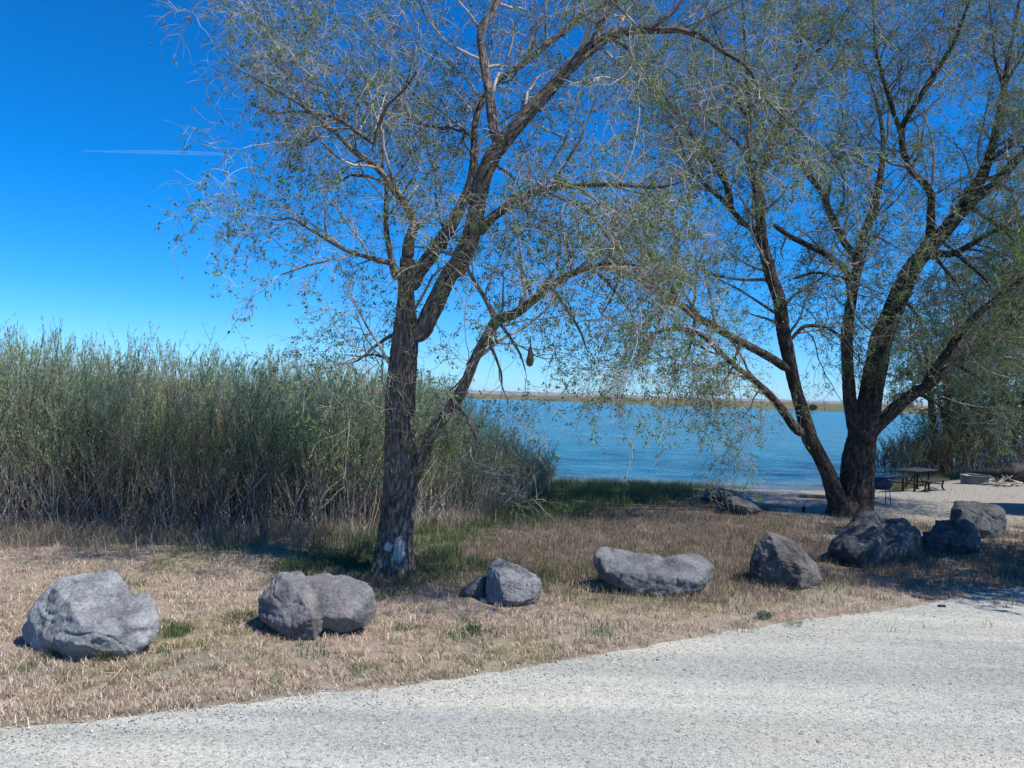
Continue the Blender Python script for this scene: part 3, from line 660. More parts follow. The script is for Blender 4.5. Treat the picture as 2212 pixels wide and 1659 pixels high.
tree2 = build_tree('shade_tree', 'largest tree, forking low into several dark trunks, next to the barrel grill', 'tree',
    (b2.x, b2.y, 0), D2, T2, BARK2, TWIG2, [(.13, .22, .06), (.10, .17, .05), (.18, .27, .08), (.25, .32, .10)], np.random.default_rng(12),
    l2=2.7, n3=9, n4=5, len2=(1.1, 2.9), len3=(.6, 1.5), len4=(.3, .75), leafn=1.75, leafsz=(.036, .066), tr=(.018, .0075, .0042), grav=(.04, .2, .24), scale=1.5)

# ---- multi-stemmed tree behind the picnic table
b3 = hit(2040, 1026)
D3 = b3.y
T3 = [
 ('trunk', [c3(1535, 610, 75), c3(1540, 520, 62), c3(1545, 430, 56), c3(1540, 300, 50), c3(1540, 180, 44), c3(1560, 20, 38), (2060, 780, 9), (2070, 720, 7), (2085, 660, 5), (2090, 600, 3)], 0, .5, .25, 2.0),
 ('limb', [c3(1500, 600, 50), c3(1475, 500, 46), c3(1455, 380, 42), c3(1442, 220, 40), c3(1430, 80, 32), (1995, 800, 7), (1975, 740, 5), (1965, 690, 3)], -.1, -.9, .4, 2.0),
 ('limb', [c3(1550, 500, 36), c3(1580, 440, 36), c3(1610, 350, 34), c3(1660, 250, 32), c3(1705, 150, 26), (2125, 830, 6), (2160, 790, 4)], 0, -1.0, .3, 2.0),
 ('limb', [c3(1545, 330, 26), c3(1600, 220, 22), (2085, 840, 6), (2110, 780, 5), (2130, 720, 4), (2150, 660, 3)], 0, 1.5, .2, 2.0),
 ('limb', [c3(1540, 280, 22), c3(1500, 180, 20), c3(1480, 60, 16), (2015, 780, 4), (2010, 720, 3)], 0, 1.6, .2, 2.0),
]
build_tree('shade_tree', 'dark multi-stemmed tree with dense green crown, standing behind the picnic table', 'tree',
    (b3.x, b3.y, float(gz(b3.x, b3.y))), D3, T3, BARK2, TWIG2, [(.10, .17, .05), (.13, .21, .07), (.07, .12, .04)], np.random.default_rng(13),
    l2=2.2, n3=6, n4=5, len2=(1.3, 3.0), len3=(.7, 1.5), len4=(.3, .7), leafn=2.8, leafsz=(.06, .11), tr=(.018, .009, .005), grav=(.15, .3, .25), scale=2.0, trunk_sides=40)
# ---- tree at the right edge, mostly outside the frame
D4 = 33.0
T4 = [
 ('trunk', [(2330, 1050, 60), (2325, 980, 52), (2318, 900, 46), (2310, 820, 42), (2300, 740, 34), (2290, 660, 28), (2285, 560, 20), (2290, 460, 12)], 0, .5, .3, 1.8),
 ('limb', [(2315, 890, 26), (2270, 830, 20), (2220, 790, 16), (2170, 770, 12), (2120, 760, 8), (2070, 775, 4)], 0, -1.2, .2, 2.2),
 ('limb', [(2305, 780, 26), (2250, 700, 20), (2200, 640, 15), (2160, 590, 10), (2120, 560, 5)], 0, .8, .2, 2.2),
 ('limb', [(2295, 690, 22), (2250, 590, 16), (2210, 500, 10), (2190, 430, 5)], 0, -1.0, .2, 1.8),
 ('limb', [(2318, 930, 18), (2260, 890, 14), (2210, 870, 10), (2160, 870, 5)], 0, 1.5, .2, 2.2),
]
p4 = at(2330, 1060, D4)
build_tree('shade_tree', 'dense leafy tree at the right edge of the view, its crown hanging over the motorhome', 'tree',
    (p4.x, p4.y, float(gz(p4.x, p4.y))), D4, T4, BARK2, TWIG2, [(.10, .17, .05), (.14, .21, .08)], np.random.default_rng(14),
    l2=2.4, n3=8, n4=5, len2=(1.2, 2.6), len3=(.7, 1.4), len4=(.3, .7), leafn=2.6, leafsz=(.05, .09), tr=(.016, .008, .0045), scale=1.8, trunk_sides=40)

T5 = [
 ('trunk', [(2822, 1330, 60), (2815, 1250, 54), (2805, 1150, 48), (2800, 1050, 40), (2790, 940, 34), (2780, 800, 26), (2790, 600, 18), (2800, 400, 8)], 0, .5, .3, 2.2),
 ('limb', [(2805, 1100, 30), (2740, 980, 24), (2680, 860, 18), (2630, 720, 12), (2600, 600, 6)], 0, -1.5, .2, 2.2),
 ('limb', [(2800, 1000, 30), (2860, 860, 24), (2940, 720, 16), (3020, 560, 8)], 0, 1.0, .2, 2.0),
 ('limb', [(2790, 930, 24), (2720, 780, 20), (2660, 600, 14), (2620, 420, 7)], 0, 1.5, .2, 2.2),
 ('limb', [(2785, 850, 22), (2820, 700, 18), (2880, 520, 12), (2920, 360, 6)], 0, -2.2, .2, 2.2),
]
T5 = [(k_, [(a_ - 150, b_, c_) for a_, b_, c_ in p_], *q_) for (k_, p_, *q_) in T5]
p5 = at(2672, 1340, 12.9)
build_tree('shade_tree', 'leafy tree just beyond the right edge, shading the dark boulders', 'tree',
    (p5.x, p5.y, 0), 12.9, T5, BARK2, TWIG2, [(.10, .17, .05), (.08, .14, .04)], np.random.default_rng(15),
    l2=2.2, n3=7, n4=4, len2=(1.2, 2.4), len3=(.7, 1.3), len4=(.3, .7), leafn=4.0, leafsz=(.06, .10), tr=(.016, .008, .0045), scale=1.4, trunk_sides=40)

# ---------------------------------------------------------------- willow thickets (nobody could count the stems)
def thicket(name, label, category, X0, Y0, H, rng, leafcols, stemcols, leaf_lo=.3, nb=7, nl=7, lsz=(.035, .07), lean=.12, asp=.2, flat=0.0):
    n = len(X0); P0 = np.stack([X0, Y0, gz(X0, Y0) - .05], 1)
    D0 = np.stack([rng.normal(size=n) * lean + .04, rng.normal(size=n) * lean, np.ones(n)], 1)
    A = paths(P0, D0, H, 9, .1, 0, rng, .0)
    rb = rng.uniform(.005, .012, n)
    RA = rb[:, None] * np.linspace(1, .3, 9)
    p, d, r, t = spawn(A, RA, nb, .28, rng, .5)
    d[:, 2] += .5
    B = paths(p, d, rng.uniform(.25, .65, len(p)) * (1.15 - .5 * t), 5, .16, -.12, rng)
    RB = np.full(len(p), .0032)[:, None] * np.linspace(1, .5, 5)
    v1, f1 = tubes(A, RA, 4); v2, f2 = tubes(B, RB, 3)
    sc_ = np.array(stemcols)
    cs = sc_[rng.integers(0, len(sc_), n)] * rng.uniform(.7, 1.3, (n, 1))
    cb = np.repeat(cs, nb, 0)
    C1 = np.repeat(cs, 9 * 4, 0); C2 = np.repeat(cb, 5 * 3, 0)
    m = np.repeat(np.arange(len(B)), nl); 
    h = (B[m, 2, 2] - P0[np.repeat(np.arange(n), nb), 2][m]) / H[np.repeat(np.arange(n), nb)][m]
    keep = rng.random(len(m)) < ss(leaf_lo - .18, leaf_lo + .25, h + noise3(B[m, 2] * .7) * .22)
    m = m[keep]; j = rng.integers(0, 4, len(m)); w = rng.random(len(m))[:, None]
    lp = B[m, j] * (1 - w) + B[m, j + 1] * w; dd = B[m, j + 1] - B[m, j]; dd /= np.linalg.norm(dd, axis=1, keepdims=True)
    ld = dd + rng.normal(size=dd.shape) * .45 + np.array([.1, 0, .25])
    v3, f3 = leaves(lp, ld, rng.uniform(*lsz, len(lp)), rng, asp)
    lc = np.array(leafcols); pick = np.clip(((noise3(lp * .55 + 3) + .6) / 1.2 * len(lc)).astype(int) + rng.integers(-1, 2, len(lp)), 0, len(lc) - 1)
    C3 = np.repeat(lc[pick] * rng.uniform(.7, 1.35, (len(lp), 1)), 4, 0)
    V = np.concatenate([v1, v2, v3]); F = np.concatenate([f1, f2 + len(v1), f3 + len(v1) + len(v2)])
    return mk(name, V, F, LEAF, col=np.concatenate([C1, C2, C3]), label=label, category=category, kind='stuff')
_ha = np.array([-300, 0, 150, 300, 430, 600, 800, 900, 1000, 1100, 1190, 1260.]); _hp = np.array([692, 702, 726, 742, 760, 766, 792, 812, 866, 925, 1000, 1050.])
def thick_h(x, y):
    p = 1106 + FOC * x / y; return CAM_H - (np.interp(p, _ha, _hp) - (859 + (p - 1106) * .0315)) / FOC * y
rng = np.random.default_rng(21)
n = 6800
x = rng.uniform(-17, 1.6, n); t = rng.random(n) ** 1.2
x = np.where(rng.random(n) < .25, rng.uniform(-3, 1.4, n), x)
y = tfront(x) + t * 5.5 * ss(2.2, .3, x) + n2(x, x * 0, 1.1, 2, 3.) * .5
keep = (y < shore(x) + 1.5) & (x / y < .048 + .01 * rng.random(n)); x, y = x[keep], y[keep]
H = thick_h(x, y) * (1 + .06 * n2(x, y, .9, 2, 2.)) * (.58 + .44 * rng.random(len(x)) ** .8 + .10 * (rng.random(len(x)) < .06)) * (1 + .05 * n2(x, y, 3.0, 2, 6.))
k = (rng.random(len(x)) < .97 * ss(-2.6, -.8, x)); x, y, H = x[~k], y[~k], H[~k]
TL = [(.27, .40, .24), (.34, .50, .29), (.40, .56, .28), (.46, .58, .28), (.42, .40, .27)]
TS = [(.30, .26, .22), (.42, .37, .32), (.18, .145, .12), (.56, .5, .44)]
thicket('willow_thicket', 'tall dense green willow thicket of thin upright stems along the left side', 'thicket', x, y, H, rng,
        TL, TS, leaf_lo=.22, nb=9, nl=11, lsz=(.05, .09), lean=.19)
n = 820; xx = rng.uniform(-2.6, 1.7, n); yy = tfront(xx) + rng.uniform(-.3, 3.2, n) * ss(2.2, .3, xx); k = (xx / yy < .052); xx, yy = xx[k], yy[k]
thicket('thin_willow_stems', 'sparse greyish willow stems where the thicket thins out towards the lake', 'willow stems', xx, yy, thick_h(xx, yy) * rng.uniform(.35, .98, len(xx)), rng,
        TL, [(.50, .45, .40), (.58, .52, .46), (.34, .3, .26)], leaf_lo=.45, nb=7, nl=5, lsz=(.045, .085), lean=.2)
n = 650; xx = rng.uniform(-14, .6, n); yy = tfront(xx) + rng.normal(size=n) * .35 + .1
thicket('young_willow_shoots', 'shorter leafy willow shoots along the front foot of the tall thicket', 'willow shoots', xx, yy, rng.uniform(.6, 2.4, n), rng,
        TL, [(.36, .31, .27), (.46, .41, .36), (.24, .2, .17)], leaf_lo=.3, nb=8, nl=6, lsz=(.04, .07), lean=.26)
# knee-high tangled undergrowth that closes the thicket near the ground
n = 2600; x = rng.uniform(-17, -.6, n); y = tfront(x) + 1.0 + rng.random(n) * 3.6; k = (x / y < .045); x, y = x[k], y[k]
thicket('thicket_undergrowth', 'brown tangled undergrowth between the stems of the tall willow thicket', 'undergrowth', x, y, rng.uniform(.5, 1.7, len(x)), rng,
        [(.10, .12, .07), (.13, .11, .08), (.09, .14, .06)], [(.14, .11, .095), (.24, .2, .17), (.08, .06, .05)], leaf_lo=.1, nb=8, nl=4, lsz=(.05, .10), lean=.5, asp=.3)
# dead, leaning stems in the thicket's foot
n = 1500; x = rng.uniform(-13, 1.3, n); y = tfront(x) + rng.uniform(-.35, .7, n)
P0 = np.stack([x, y, gz(x, y)], 1); D0 = np.stack([rng.normal(size=n) * .6, rng.normal(size=n) * .3, rng.uniform(.7, 2.4, n)], 1)
A = paths(P0, D0, rng.uniform(.4, 1.7, n), 7, .12, .0, rng)
v, f = tubes(A, rng.uniform(.004, .011, n)[:, None] * np.linspace(1, .5, 7), 5)
mk('dead_stems', v, f, mat_twig('dead_stem_pale', (.3, .27, .24), (.55, .5, .46)), smooth=True, kind='stuff', label='bleached dead willow stems leaning out at the foot of the green thicket', category='dead stems')
# yellow-green blooming shrub in the thicket
rng = np.random.default_rng(22)
px0 = at(300, 950, 13.6)
n = 60; x = px0.x + rng.normal(size=n) * .9; y = 13.75 + rng.uniform(0, .8, n)
thicket('yellow_green_shrub', 'yellow-green shrub growing out of the willow thicket above the palest boulder', 'shrub', x, y, rng.uniform(1.9, 3.0, n), rng,
        [(.2, .22, .05), (.3, .28, .05), (.16, .2, .06)], [(.2, .17, .13)], leaf_lo=.55, nb=8, nl=6, lsz=(.03, .05), asp=.4, lean=.22)
bpy.data.objects['yellow_green_shrub'].pop('kind', None)

# thicket on the right bank behind the fire ring
rng = np.random.default_rng(23)
n = 3000; x = rng.uniform(19.2, 38, n); y = 36.5 + .22 * (x - 19) + rng.random(n) * 4.5 - 1.0 * ss(24, 30, x)
H = (1.9 + 2.6 * ss(19.2, 25, x)) * rng.uniform(.6, 1.1, n)
thicket('bank_thicket', 'olive grey scrub thicket on the far bank behind the fire ring and picnic table', 'thicket', x, y, H, rng,
        [(.10, .12, .065), (.14, .155, .085), (.07, .10, .05), (.17, .17, .10)], [(.17, .14, .12), (.26, .22, .2)], leaf_lo=.12, nb=8, nl=6, lsz=(.06, .11), lean=.3, asp=.3)
# off to the right: bushes under the trees so that the bank is closed
# ---------------------------------------------------------------- grasses
def blades(name, label, category, X, Y, H, Wd, C, rng, lean=.35, bend=.5):
    n = len(X); a = rng.uniform(0, 2 * pi, n); lx = rng.normal(size=n) * lean; ly = rng.normal(size=n) * lean
    z = gz(X, Y) + .012 - .01; b = np.stack([X, Y, z], 1)
    s = np.stack([np.cos(a), np.sin(a), np.zeros(n)], 1) * (Wd / 2)[:, None]
    d1 = np.stack([lx * .6, ly * .6, np.ones(n)], 1); d1 /= np.linalg.norm(d1, axis=1)[:, None]
    d2 = np.stack([lx * (1 + bend * 2), ly * (1 + bend * 2), np.ones(n) * .8], 1); d2 /= np.linalg.norm(d2, axis=1)[:, None]
    mid = b + d1 * (H * .55)[:, None]; tip = mid + d2 * (H * .5)[:, None]
    V = np.stack([b - s, b + s, mid + s * .75, mid - s * .75, tip], 1).reshape(-1, 3)
    i = np.arange(n)[:, None] * 5
    F = np.stack([i + np.array([[0, 1, 2]]), i + np.array([[0, 2, 3]]), i + np.array([[3, 2, 4]])], 1).reshape(-1, 3)
    return mk(name, V, F, BLADE, col=np.repeat(C, 5, 0), label=label, category=category, kind='stuff')
def scatter(n, rng, y0, y1, p=1.6):
    """ground points spread over what the camera and a step aside can see"""
    u = rng.random(n); y = (y0 ** (1 - p) + u * (y1 ** (1 - p) - y0 ** (1 - p))) ** (1 / (1 - p))
    x = rng.uniform(-.76, .76, n) * (y + 1.5); return x, y
rng = np.random.default_rng(31)
ROCKS_XY = []
def pal(cols, n, rng, v=.2): return np.array(cols)[rng.integers(0, len(cols), n)] * rng.uniform(1 - v, 1 + v, (n, 1))
# dry straw
x, y = scatter(620000, rng, 5.4, 24, 1.9)
s, g, c, nz, nf = zones(x, y); e = y - redge(x)
clump = n2(x, y, 6.0, 2, 12.)
pr = (1 - s * .82) * (1 - g * .6) * (1 - c * .75) * ss(-.06, .12, e + clump * .12) * ss(-.55, .3, clump) * ss(-.75, -.1, n2(x, y, 1.9, 3, 21.)) * (y < tfront(x) + 1) * (shore(x) - y > 1)
k = rng.random(len(x)) < pr; x, y, nf, nz, clump = x[k], y[k], nf[k], nz[k], clump[k]
C = pal([(.68, .58, .44), (.82, .73, .59), (.40, .31, .25), (.40, .40, .22), (.56, .40, .34), (.30, .24, .2)], len(x), rng)
gm = rng.random(len(x)) < ss(-.1, .7, nz) * .45
C[gm] = pal([(.22, .24, .1), (.28, .28, .13)], int(gm.sum()), rng)
blades('dry_grass', 'short straw-coloured dry grass covering the verge around the boulders', 'dry grass', x, y, rng.uniform(.035, .11, len(x)) * (1 + .45 * clump), rng.uniform(.004, .009, len(x)), C, rng, .7, .9)
# brown cheatgrass lawn under the trees
x, y = scatter(420000, rng, 9.5, 30, 1.3)
s, g, c, nz, nf = zones(x, y); clump = n2(x, y, 2.5, 2, 13.)
k = rng.random(len(x)) < np.maximum(c * (1 - s) * ss(-.8, .3, clump), .10 * (s > .3) * ss(0, .4, clump)) * (shore(x) - y > .6); x, y, nf = x[k], y[k], nf[k]
C = pal([(.22, .17, .145), (.29, .235, .19), (.16, .125, .11), (.19, .19, .105), (.40, .34, .27)], len(x), rng)
gm = rng.random(len(x)) < ss(-.3, .5, nf) * .5
C[gm] = pal([(.15, .17, .07), (.2, .2, .09)], int(gm.sum()), rng)
blades('cheatgrass', 'purplish brown cheatgrass filling the lawn between the boulders and the lake', 'dry grass', x, y, rng.uniform(.07, .17, len(x)), rng.uniform(.005, .009, len(x)), C, rng, .3, .5)
# green grass along thicket and bank
x, y = scatter(520000, rng, 7, 33, 1.01)
s, g, c, nz, nf = zones(x, y); clump = n2(x, y, 1.8, 2, 14.)
k = rng.random(len(x)) < g * ss(-.7, .4, clump) * (shore(x) - y > -.25) * (y < tfront(x) + 2.5); x, y, clump = x[k], y[k], clump[k]
tall = ss(10.5, 14, y); dsh = shore(x) - y
C = pal([(.085, .15, .065), (.065, .12, .055), (.12, .185, .08), (.19, .21, .11)], len(x), rng)
blades('green_grass', 'green grass growing along the foot of the thicket and on the lake bank', 'grass', x, y, (rng.uniform(.06, .12, len(x)) + tall * rng.uniform(.05, .32, len(x)) * ss(-.6, .5, clump)), rng.uniform(.006, .011, len(x)), C, rng, .28, .6)
# tall pale straw at the thicket's foot (left)
n = 34000; x = rng.uniform(-13, .5, n); y = tfront(x) + rng.normal(size=n) * .55 - .35
clump = n2(x, y, 1.5, 2, 15.); k = (rng.random(n) < ss(-.35, .35, clump + ss(-4, -9, x) * .5)); x, y = x[k], y[k]
C = pal([(.42, .36, .28), (.52, .45, .36), (.33, .27, .22), (.24, .24, .14)], len(x), rng)
blades('tall_straw', 'tall bleached straw and weeds fringing the foot of the thicket', 'straw', x, y, rng.uniform(.15, .6, len(x)), rng.uniform(.005, .009, len(x)), C, rng, .5, .7)
# bank grass behind right side
n = 30000; x = rng.uniform(14.5, 34, n); y = np.minimum(shore(x) - .3, 35.5 + .22 * (x - 19)) - rng.random(n) ** 1.5 * 1.6
C = pal([(.24, .24, .1), (.32, .28, .15), (.13, .17, .06)], n, rng)
blades('bank_grass', 'yellowish green grass strip on the bank behind the fire ring', 'grass', x, y, rng.uniform(.1, .4, n), rng.uniform(.012, .02, n), C, rng, .3, .6)

# loose stones on the road
rng = np.random.default_rng(41)
n = 42000; x, y = scatter(n, rng, 4.6, 19, 2.0)
e = y - redge(x); k = (e < .45 * rng.random(n) ** 1.5) & (rng.random(n) < .55 + .45 * ss(-1.6, -.2, e)) ; x, y = x[k], y[k]; n = len(x)
oct_v = np.array([(1, 0, 0), (-1, 0, 0), (0, 1, 0), (0, -1, 0), (0, 0, 1), (0, 0, -1)], float)
oct_f = np.array([(0, 2, 4), (2, 1, 4), (1, 3, 4), (3, 0, 4), (2, 0, 5), (1, 2, 5), (3, 1, 5), (0, 3, 5)])
sz = rng.uniform(.0035, .0095, n) * (1 + 1.0 * (rng.random(n) < .02))
V = oct_v[None] * (1 + rng.normal(size=(n, 6, 3)) * .25) * sz[:, None, None] * np.array([1.3, 1.0, .65])
a = rng.uniform(0, 2 * pi, n); ca_, sa_ = np.cos(a)[:, None], np.sin(a)[:, None]
V = np.stack([V[..., 0] * ca_ - V[..., 1] * sa_, V[..., 0] * sa_ + V[..., 1] * ca_, V[..., 2]], -1) + np.stack([x, y, gz(x, y) + .015], 1)[:, None]
F = (oct_f[None] + np.arange(n)[:, None, None] * 6).reshape(-1, 3)
C = np.repeat(pal([(.42, .43, .40), (.55, .54, .50), (.28, .30, .31), (.5, .46, .4), (.2, .22, .23)], n, rng, .2), 6, 0)
PEB, nt, b = new_mat('pebble', .85, .3); nt.links.new(attr(nt), b.inputs['Base Color'])
mk('gravel', V.reshape(-1, 3), F, PEB, col=C, kind='stuff', label='loose small stones scattered over the pale gravel road', category='gravel')

# ---------------------------------------------------------------- boulders
import bmesh
def hull(pts):
    bm = bmesh.new()
    for p in pts: bm.verts.new(p)
    r = bmesh.ops.convex_hull(bm, input=bm.verts)
    junk = [e_ for e_ in r['geom_interior'] if isinstance(e_, bmesh.types.BMVert)]
    bmesh.ops.delete(bm, geom=junk, context='VERTS')
    bm.verts.index_update(); V = [v.co.copy() for v in bm.verts]; F = [tuple(v.index for v in f.verts) for f in bm.faces]
    bm.free(); return V, F
def boulder(label, hulls, mat, depth, seed, foot=None, cuts=9, rough=1.0, group='boulders lining the gravel road', dist=None, name='boulder'):
    """hulls: list of (silhouette pixels, thickness factor, depth shift, extra points with depth)"""
    allp = [p for h in hulls for p in h[0]]
    by = max(p[1] for p in allp); bx = np.mean([p[0] for p in allp if p[1] > by - 12])
    front = hit(bx, by); Yc = (dist if dist else front.y + depth * (.22 if len(hulls[0]) > 3 else .36))
    ctr = at(np.mean([p[0] for p in allp]), by, Yc); org = Vector((ctr.x, Yc, float(gz(ctr.x, Yc))))
    rng = np.random.default_rng(seed); mb = MB()
    manual = len(hulls[0]) == 3
    if manual:
        for (sil, front_, back_) in hulls:
            cx = np.mean([p[0] for p in sil]); cy = np.mean([p[1] for p in sil]); pts = [at(px, py, Yc + dz) for (px, py, dz) in sil + front_]
            pts += [at(cx + (p[0] - cx) * .72, cy + (p[1] - cy) * .66, Yc + p[2] + back_ * rng.uniform(.8, 1.1)) for p in sil[::2]]
            V, F = hull(pts); mb.add([v - org for v in V], F)
    for (sil, tf, sh, extra) in ([] if manual else hulls):
        cx = np.mean([p[0] for p in sil]); cy = np.mean([p[1] for p in sil]); pts = []
        for (px, py) in sil:
            pts.append(at(px, py, Yc + sh + rng.uniform(-.08, .08) * depth))
            if py > cy + .25 * (max(p[1] for p in sil) - cy):
                pts.append(at(cx + (px - cx) * .84, py - 1.5, Yc + sh - depth * rng.uniform(.2, .34) * tf))
        for side in (-1, 1):
            for q_i in range(5):
                sp_ = sil[int((q_i + rng.random() * .8) / 5 * len(sil)) % len(sil)]; f_ = rng.uniform(.38, .66)
                pts.append(at(cx + (sp_[0] - cx) * f_, cy + (sp_[1] - cy) * f_, Yc + sh + side * depth * .5 * tf * rng.uniform(.75, 1.08)))
        for (px, py, dz) in extra: pts.append(at(px, py, Yc + dz))
        V, F = hull(pts); mb.add([v - org for v in V], F)
    me = bpy.data.meshes.new('tmp'); me.from_pydata([tuple(v) for v in mb.V], [], mb.F)
    o = bpy.data.objects.new('tmp', me); COL.objects.link(o)
    bb = np.array([tuple(v) for v in mb.V]); size = (bb.max(0) - bb.min(0)).max()
    md = o.modifiers.new('r', 'REMESH'); md.mode = 'VOXEL'; md.voxel_size = size / 95
    dg = bpy.context.evaluated_depsgraph_get(); ev = o.evaluated_get(dg); em = ev.to_mesh()
    V = np.empty(len(em.vertices) * 3); em.vertices.foreach_get('co', V); V = V.reshape(-1, 3)
    F = [tuple(p.vertices) for p in em.polygons]; ev.to_mesh_clear()
    bpy.data.objects.remove(o); bpy.data.meshes.remove(me)
    # one smoothing pass
    E = np.array([(f[i], f[(i + 1) % len(f)]) for f in F for i in range(len(f))])
    for _ in range(1):
        acc = np.zeros_like(V); cnt = np.zeros(len(V)); np.add.at(acc, E[:, 0], V[E[:, 1]]); np.add.at(cnt, E[:, 0], 1)
        V = V * .5 + .5 * acc / np.maximum(cnt, 1)[:, None]
    cen = V.mean(0)
    # flat fracture planes shave the surface
    for k_c in range(3 if manual else cuts + 8):
        nrm = rng.normal(size=3); nrm[1] -= .6; nrm /= np.linalg.norm(nrm)
        pr = (V - cen) @ nrm; lim = np.quantile(pr, rng.uniform(.965, .995)); over = np.maximum(pr - lim, 0)
        V = V - nrm * over[:, None] * .95
    s_ = size
    q = V / s_
    d = .008 * fbm(q * 2.6 + seed, 2) + .009 * (1 - 2 * np.abs(fbm(q * 4.5 + seed * 2, 2, .5))) * rough + .009 * fbm(q * 14 + seed, 4, .62) * rough
    st = q.copy(); st[:, 2] *= 3.5; st = st * 6 + seed
    d += .004 * np.sign(noise3(st)) * np.abs(noise3(st)) ** .5 * rough
    cr_ = np.abs(noise3(q * 2.3 + seed * 3)) ; d -= .014 * ss(.05, 0, cr_) * rough ** .5
    mtmp = V - cen; nn = mtmp / (np.linalg.norm(mtmp, axis=1, keepdims=True) + 1e-6)
    V = V + nn * (d * s_)[:, None]
    ob = mk(name, V, F, mat, smooth=True, label=label, category='boulder', group=group)
    ob.location = org
    return ob
def cr3(x, y, z=None): return (960 + x * .124, 1179.5 + y * .124) if z is None else (960 + x * .124, 1179.5 + y * .124, z)
def cr4(x, y, z=None): return (1250.8 + x * .1488, 1152.1 + y * .1488) if z is None else (1250.8 + x * .1488, 1152.1 + y * .1488, z)
def cr6(x, y): return (1481.2 + x * .1984, 1031.4 + y * .1984)
def q3(x, y, z=None): return c3(x, y)[:2] if z is None else (*c3(x, y)[:2], z)
def qA(x, y, z=None): return cA(x, y) if z is None else (*cA(x, y), z)
RK1 = mat_rock('rock_pale_grey', (.15, .16, .165), (.37, .385, .385), 1.0, .0, 1)
RK2 = mat_rock('rock_grey_brown', (.10, .105, .11), (.26, .26, .258), .25, .45, 2)
RK3 = mat_rock('rock_light_purple_grey', (.13, .135, .14), (.30, .30, .305), .2, .0, 3)
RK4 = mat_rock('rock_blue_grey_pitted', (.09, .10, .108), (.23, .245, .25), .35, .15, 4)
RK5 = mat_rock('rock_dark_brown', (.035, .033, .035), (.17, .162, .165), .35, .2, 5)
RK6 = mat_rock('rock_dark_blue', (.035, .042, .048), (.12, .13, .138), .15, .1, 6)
def PL(f, *t): return [(*f(a, b), c) for a, b, c in t]
boulder('large pale grey boulder with white lichen specks, biggest of the near row, beside the road', [
  (PL(qA, (105, 650, 0), (125, 620, 0), (200, 500, .05), (270, 430, .12), (370, 370, .25), (450, 352, .3), (560, 368, .32), (640, 400, .3), (750, 490, .2), (840, 580, .1), (845, 700, 0), (820, 750, -.1), (690, 815, -.25), (600, 845, -.3), (430, 850, -.3), (190, 770, -.12), (110, 720, 0)),
   PL(qA, (310, 440, .0), (385, 530, -.22), (440, 640, -.40), (330, 725, -.38), (560, 690, -.46), (840, 690, -.12), (560, 790, -.40), (700, 790, -.32), (430, 730, -.47)), .55),
  (PL(qA, (560, 500, .1), (690, 468, .2), (760, 462, .22), (812, 466, .2), (838, 520, .12), (866, 610, .05), (862, 680, 0), (700, 700, -.28), (560, 680, -.3)), PL(qA, (800, 520, .05), (820, 650, -.14), (700, 640, -.32)), .4),
  (PL(qA, (430, 390, .2), (530, 368, .3), (590, 349, .3), (640, 366, .3), (690, 430, .22), (740, 540, .0), (500, 600, -.2)), PL(qA, (560, 420, .1)), .3)], RK1, 1.15, 1)
boulder('grey boulder with two humps and brown stains, just left of the nearer tree trunk', [
  (PL(qA, (1405, 500, 0), (1470, 450, .1), (1500, 395, .12), (1520, 350, .18), (1640, 345, .22), (1700, 420, .2), (1800, 500, .05), (1800, 600, -.15), (1712, 722, -.3), (1600, 731, -.3), (1520, 710, -.25), (1450, 650, -.15), (1410, 560, -.05)),
   PL(qA, (1480, 480, -.15), (1560, 400, -.05), (1700, 600, -.42), (1590, 650, -.40), (1640, 470, -.25), (1500, 620, -.28)), .45),
  (PL(qA, (1600, 400, .15), (1690, 375, .2), (1760, 356, .27), (1900, 375, .27), (1995, 402, .2), (2042, 470, .1), (2047, 580, .05), (1990, 642, -.1), (1860, 682, -.15), (1740, 650, -.2), (1600, 600, -.1)),
   PL(qA, (1760, 430, -.05), (1890, 450, -.1), (1960, 540, -.18), (1760, 590, -.30), (1900, 600, -.28)), .45)], RK2, 1.0, 2)
boulder('angular wedge-shaped light grey boulder with sharp peak, right of the nearer tree', [
  (PL(cr3, (930, 213, .1), (1000, 222, .12), (1380, 385, .17), (1600, 510, .14), (1657, 560, .08), (1694, 720, 0), (1692, 810, -.02), (1602, 1038, -.12), (1480, 1048, -.18), (1110, 1038, -.3), (830, 992, -.22), (728, 972, -.12), (722, 600, 0), (778, 350, .05), (850, 278, .08)),
   PL(cr3, (930, 330, -.02), (890, 620, -.20), (960, 560, -.26), (1060, 960, -.38), (1180, 470, -.2), (1630, 630, -.1), (1560, 880, -.26), (1350, 970, -.34), (840, 900, -.2)), .4)], RK3, .78, 3)
boulder('small low grey rock leaning against the left side of the wedge-shaped boulder', [
  ([cr3(225, 850), cr3(300, 790), cr3(400, 650), cr3(540, 580), cr3(700, 470), cr3(790, 520), cr3(790, 960), cr3(650, 950), cr3(470, 905), cr3(230, 885)], .8, 0, [])], RK4, .5, 4, cuts=4, dist=hit(1015, 1298).y + .35)
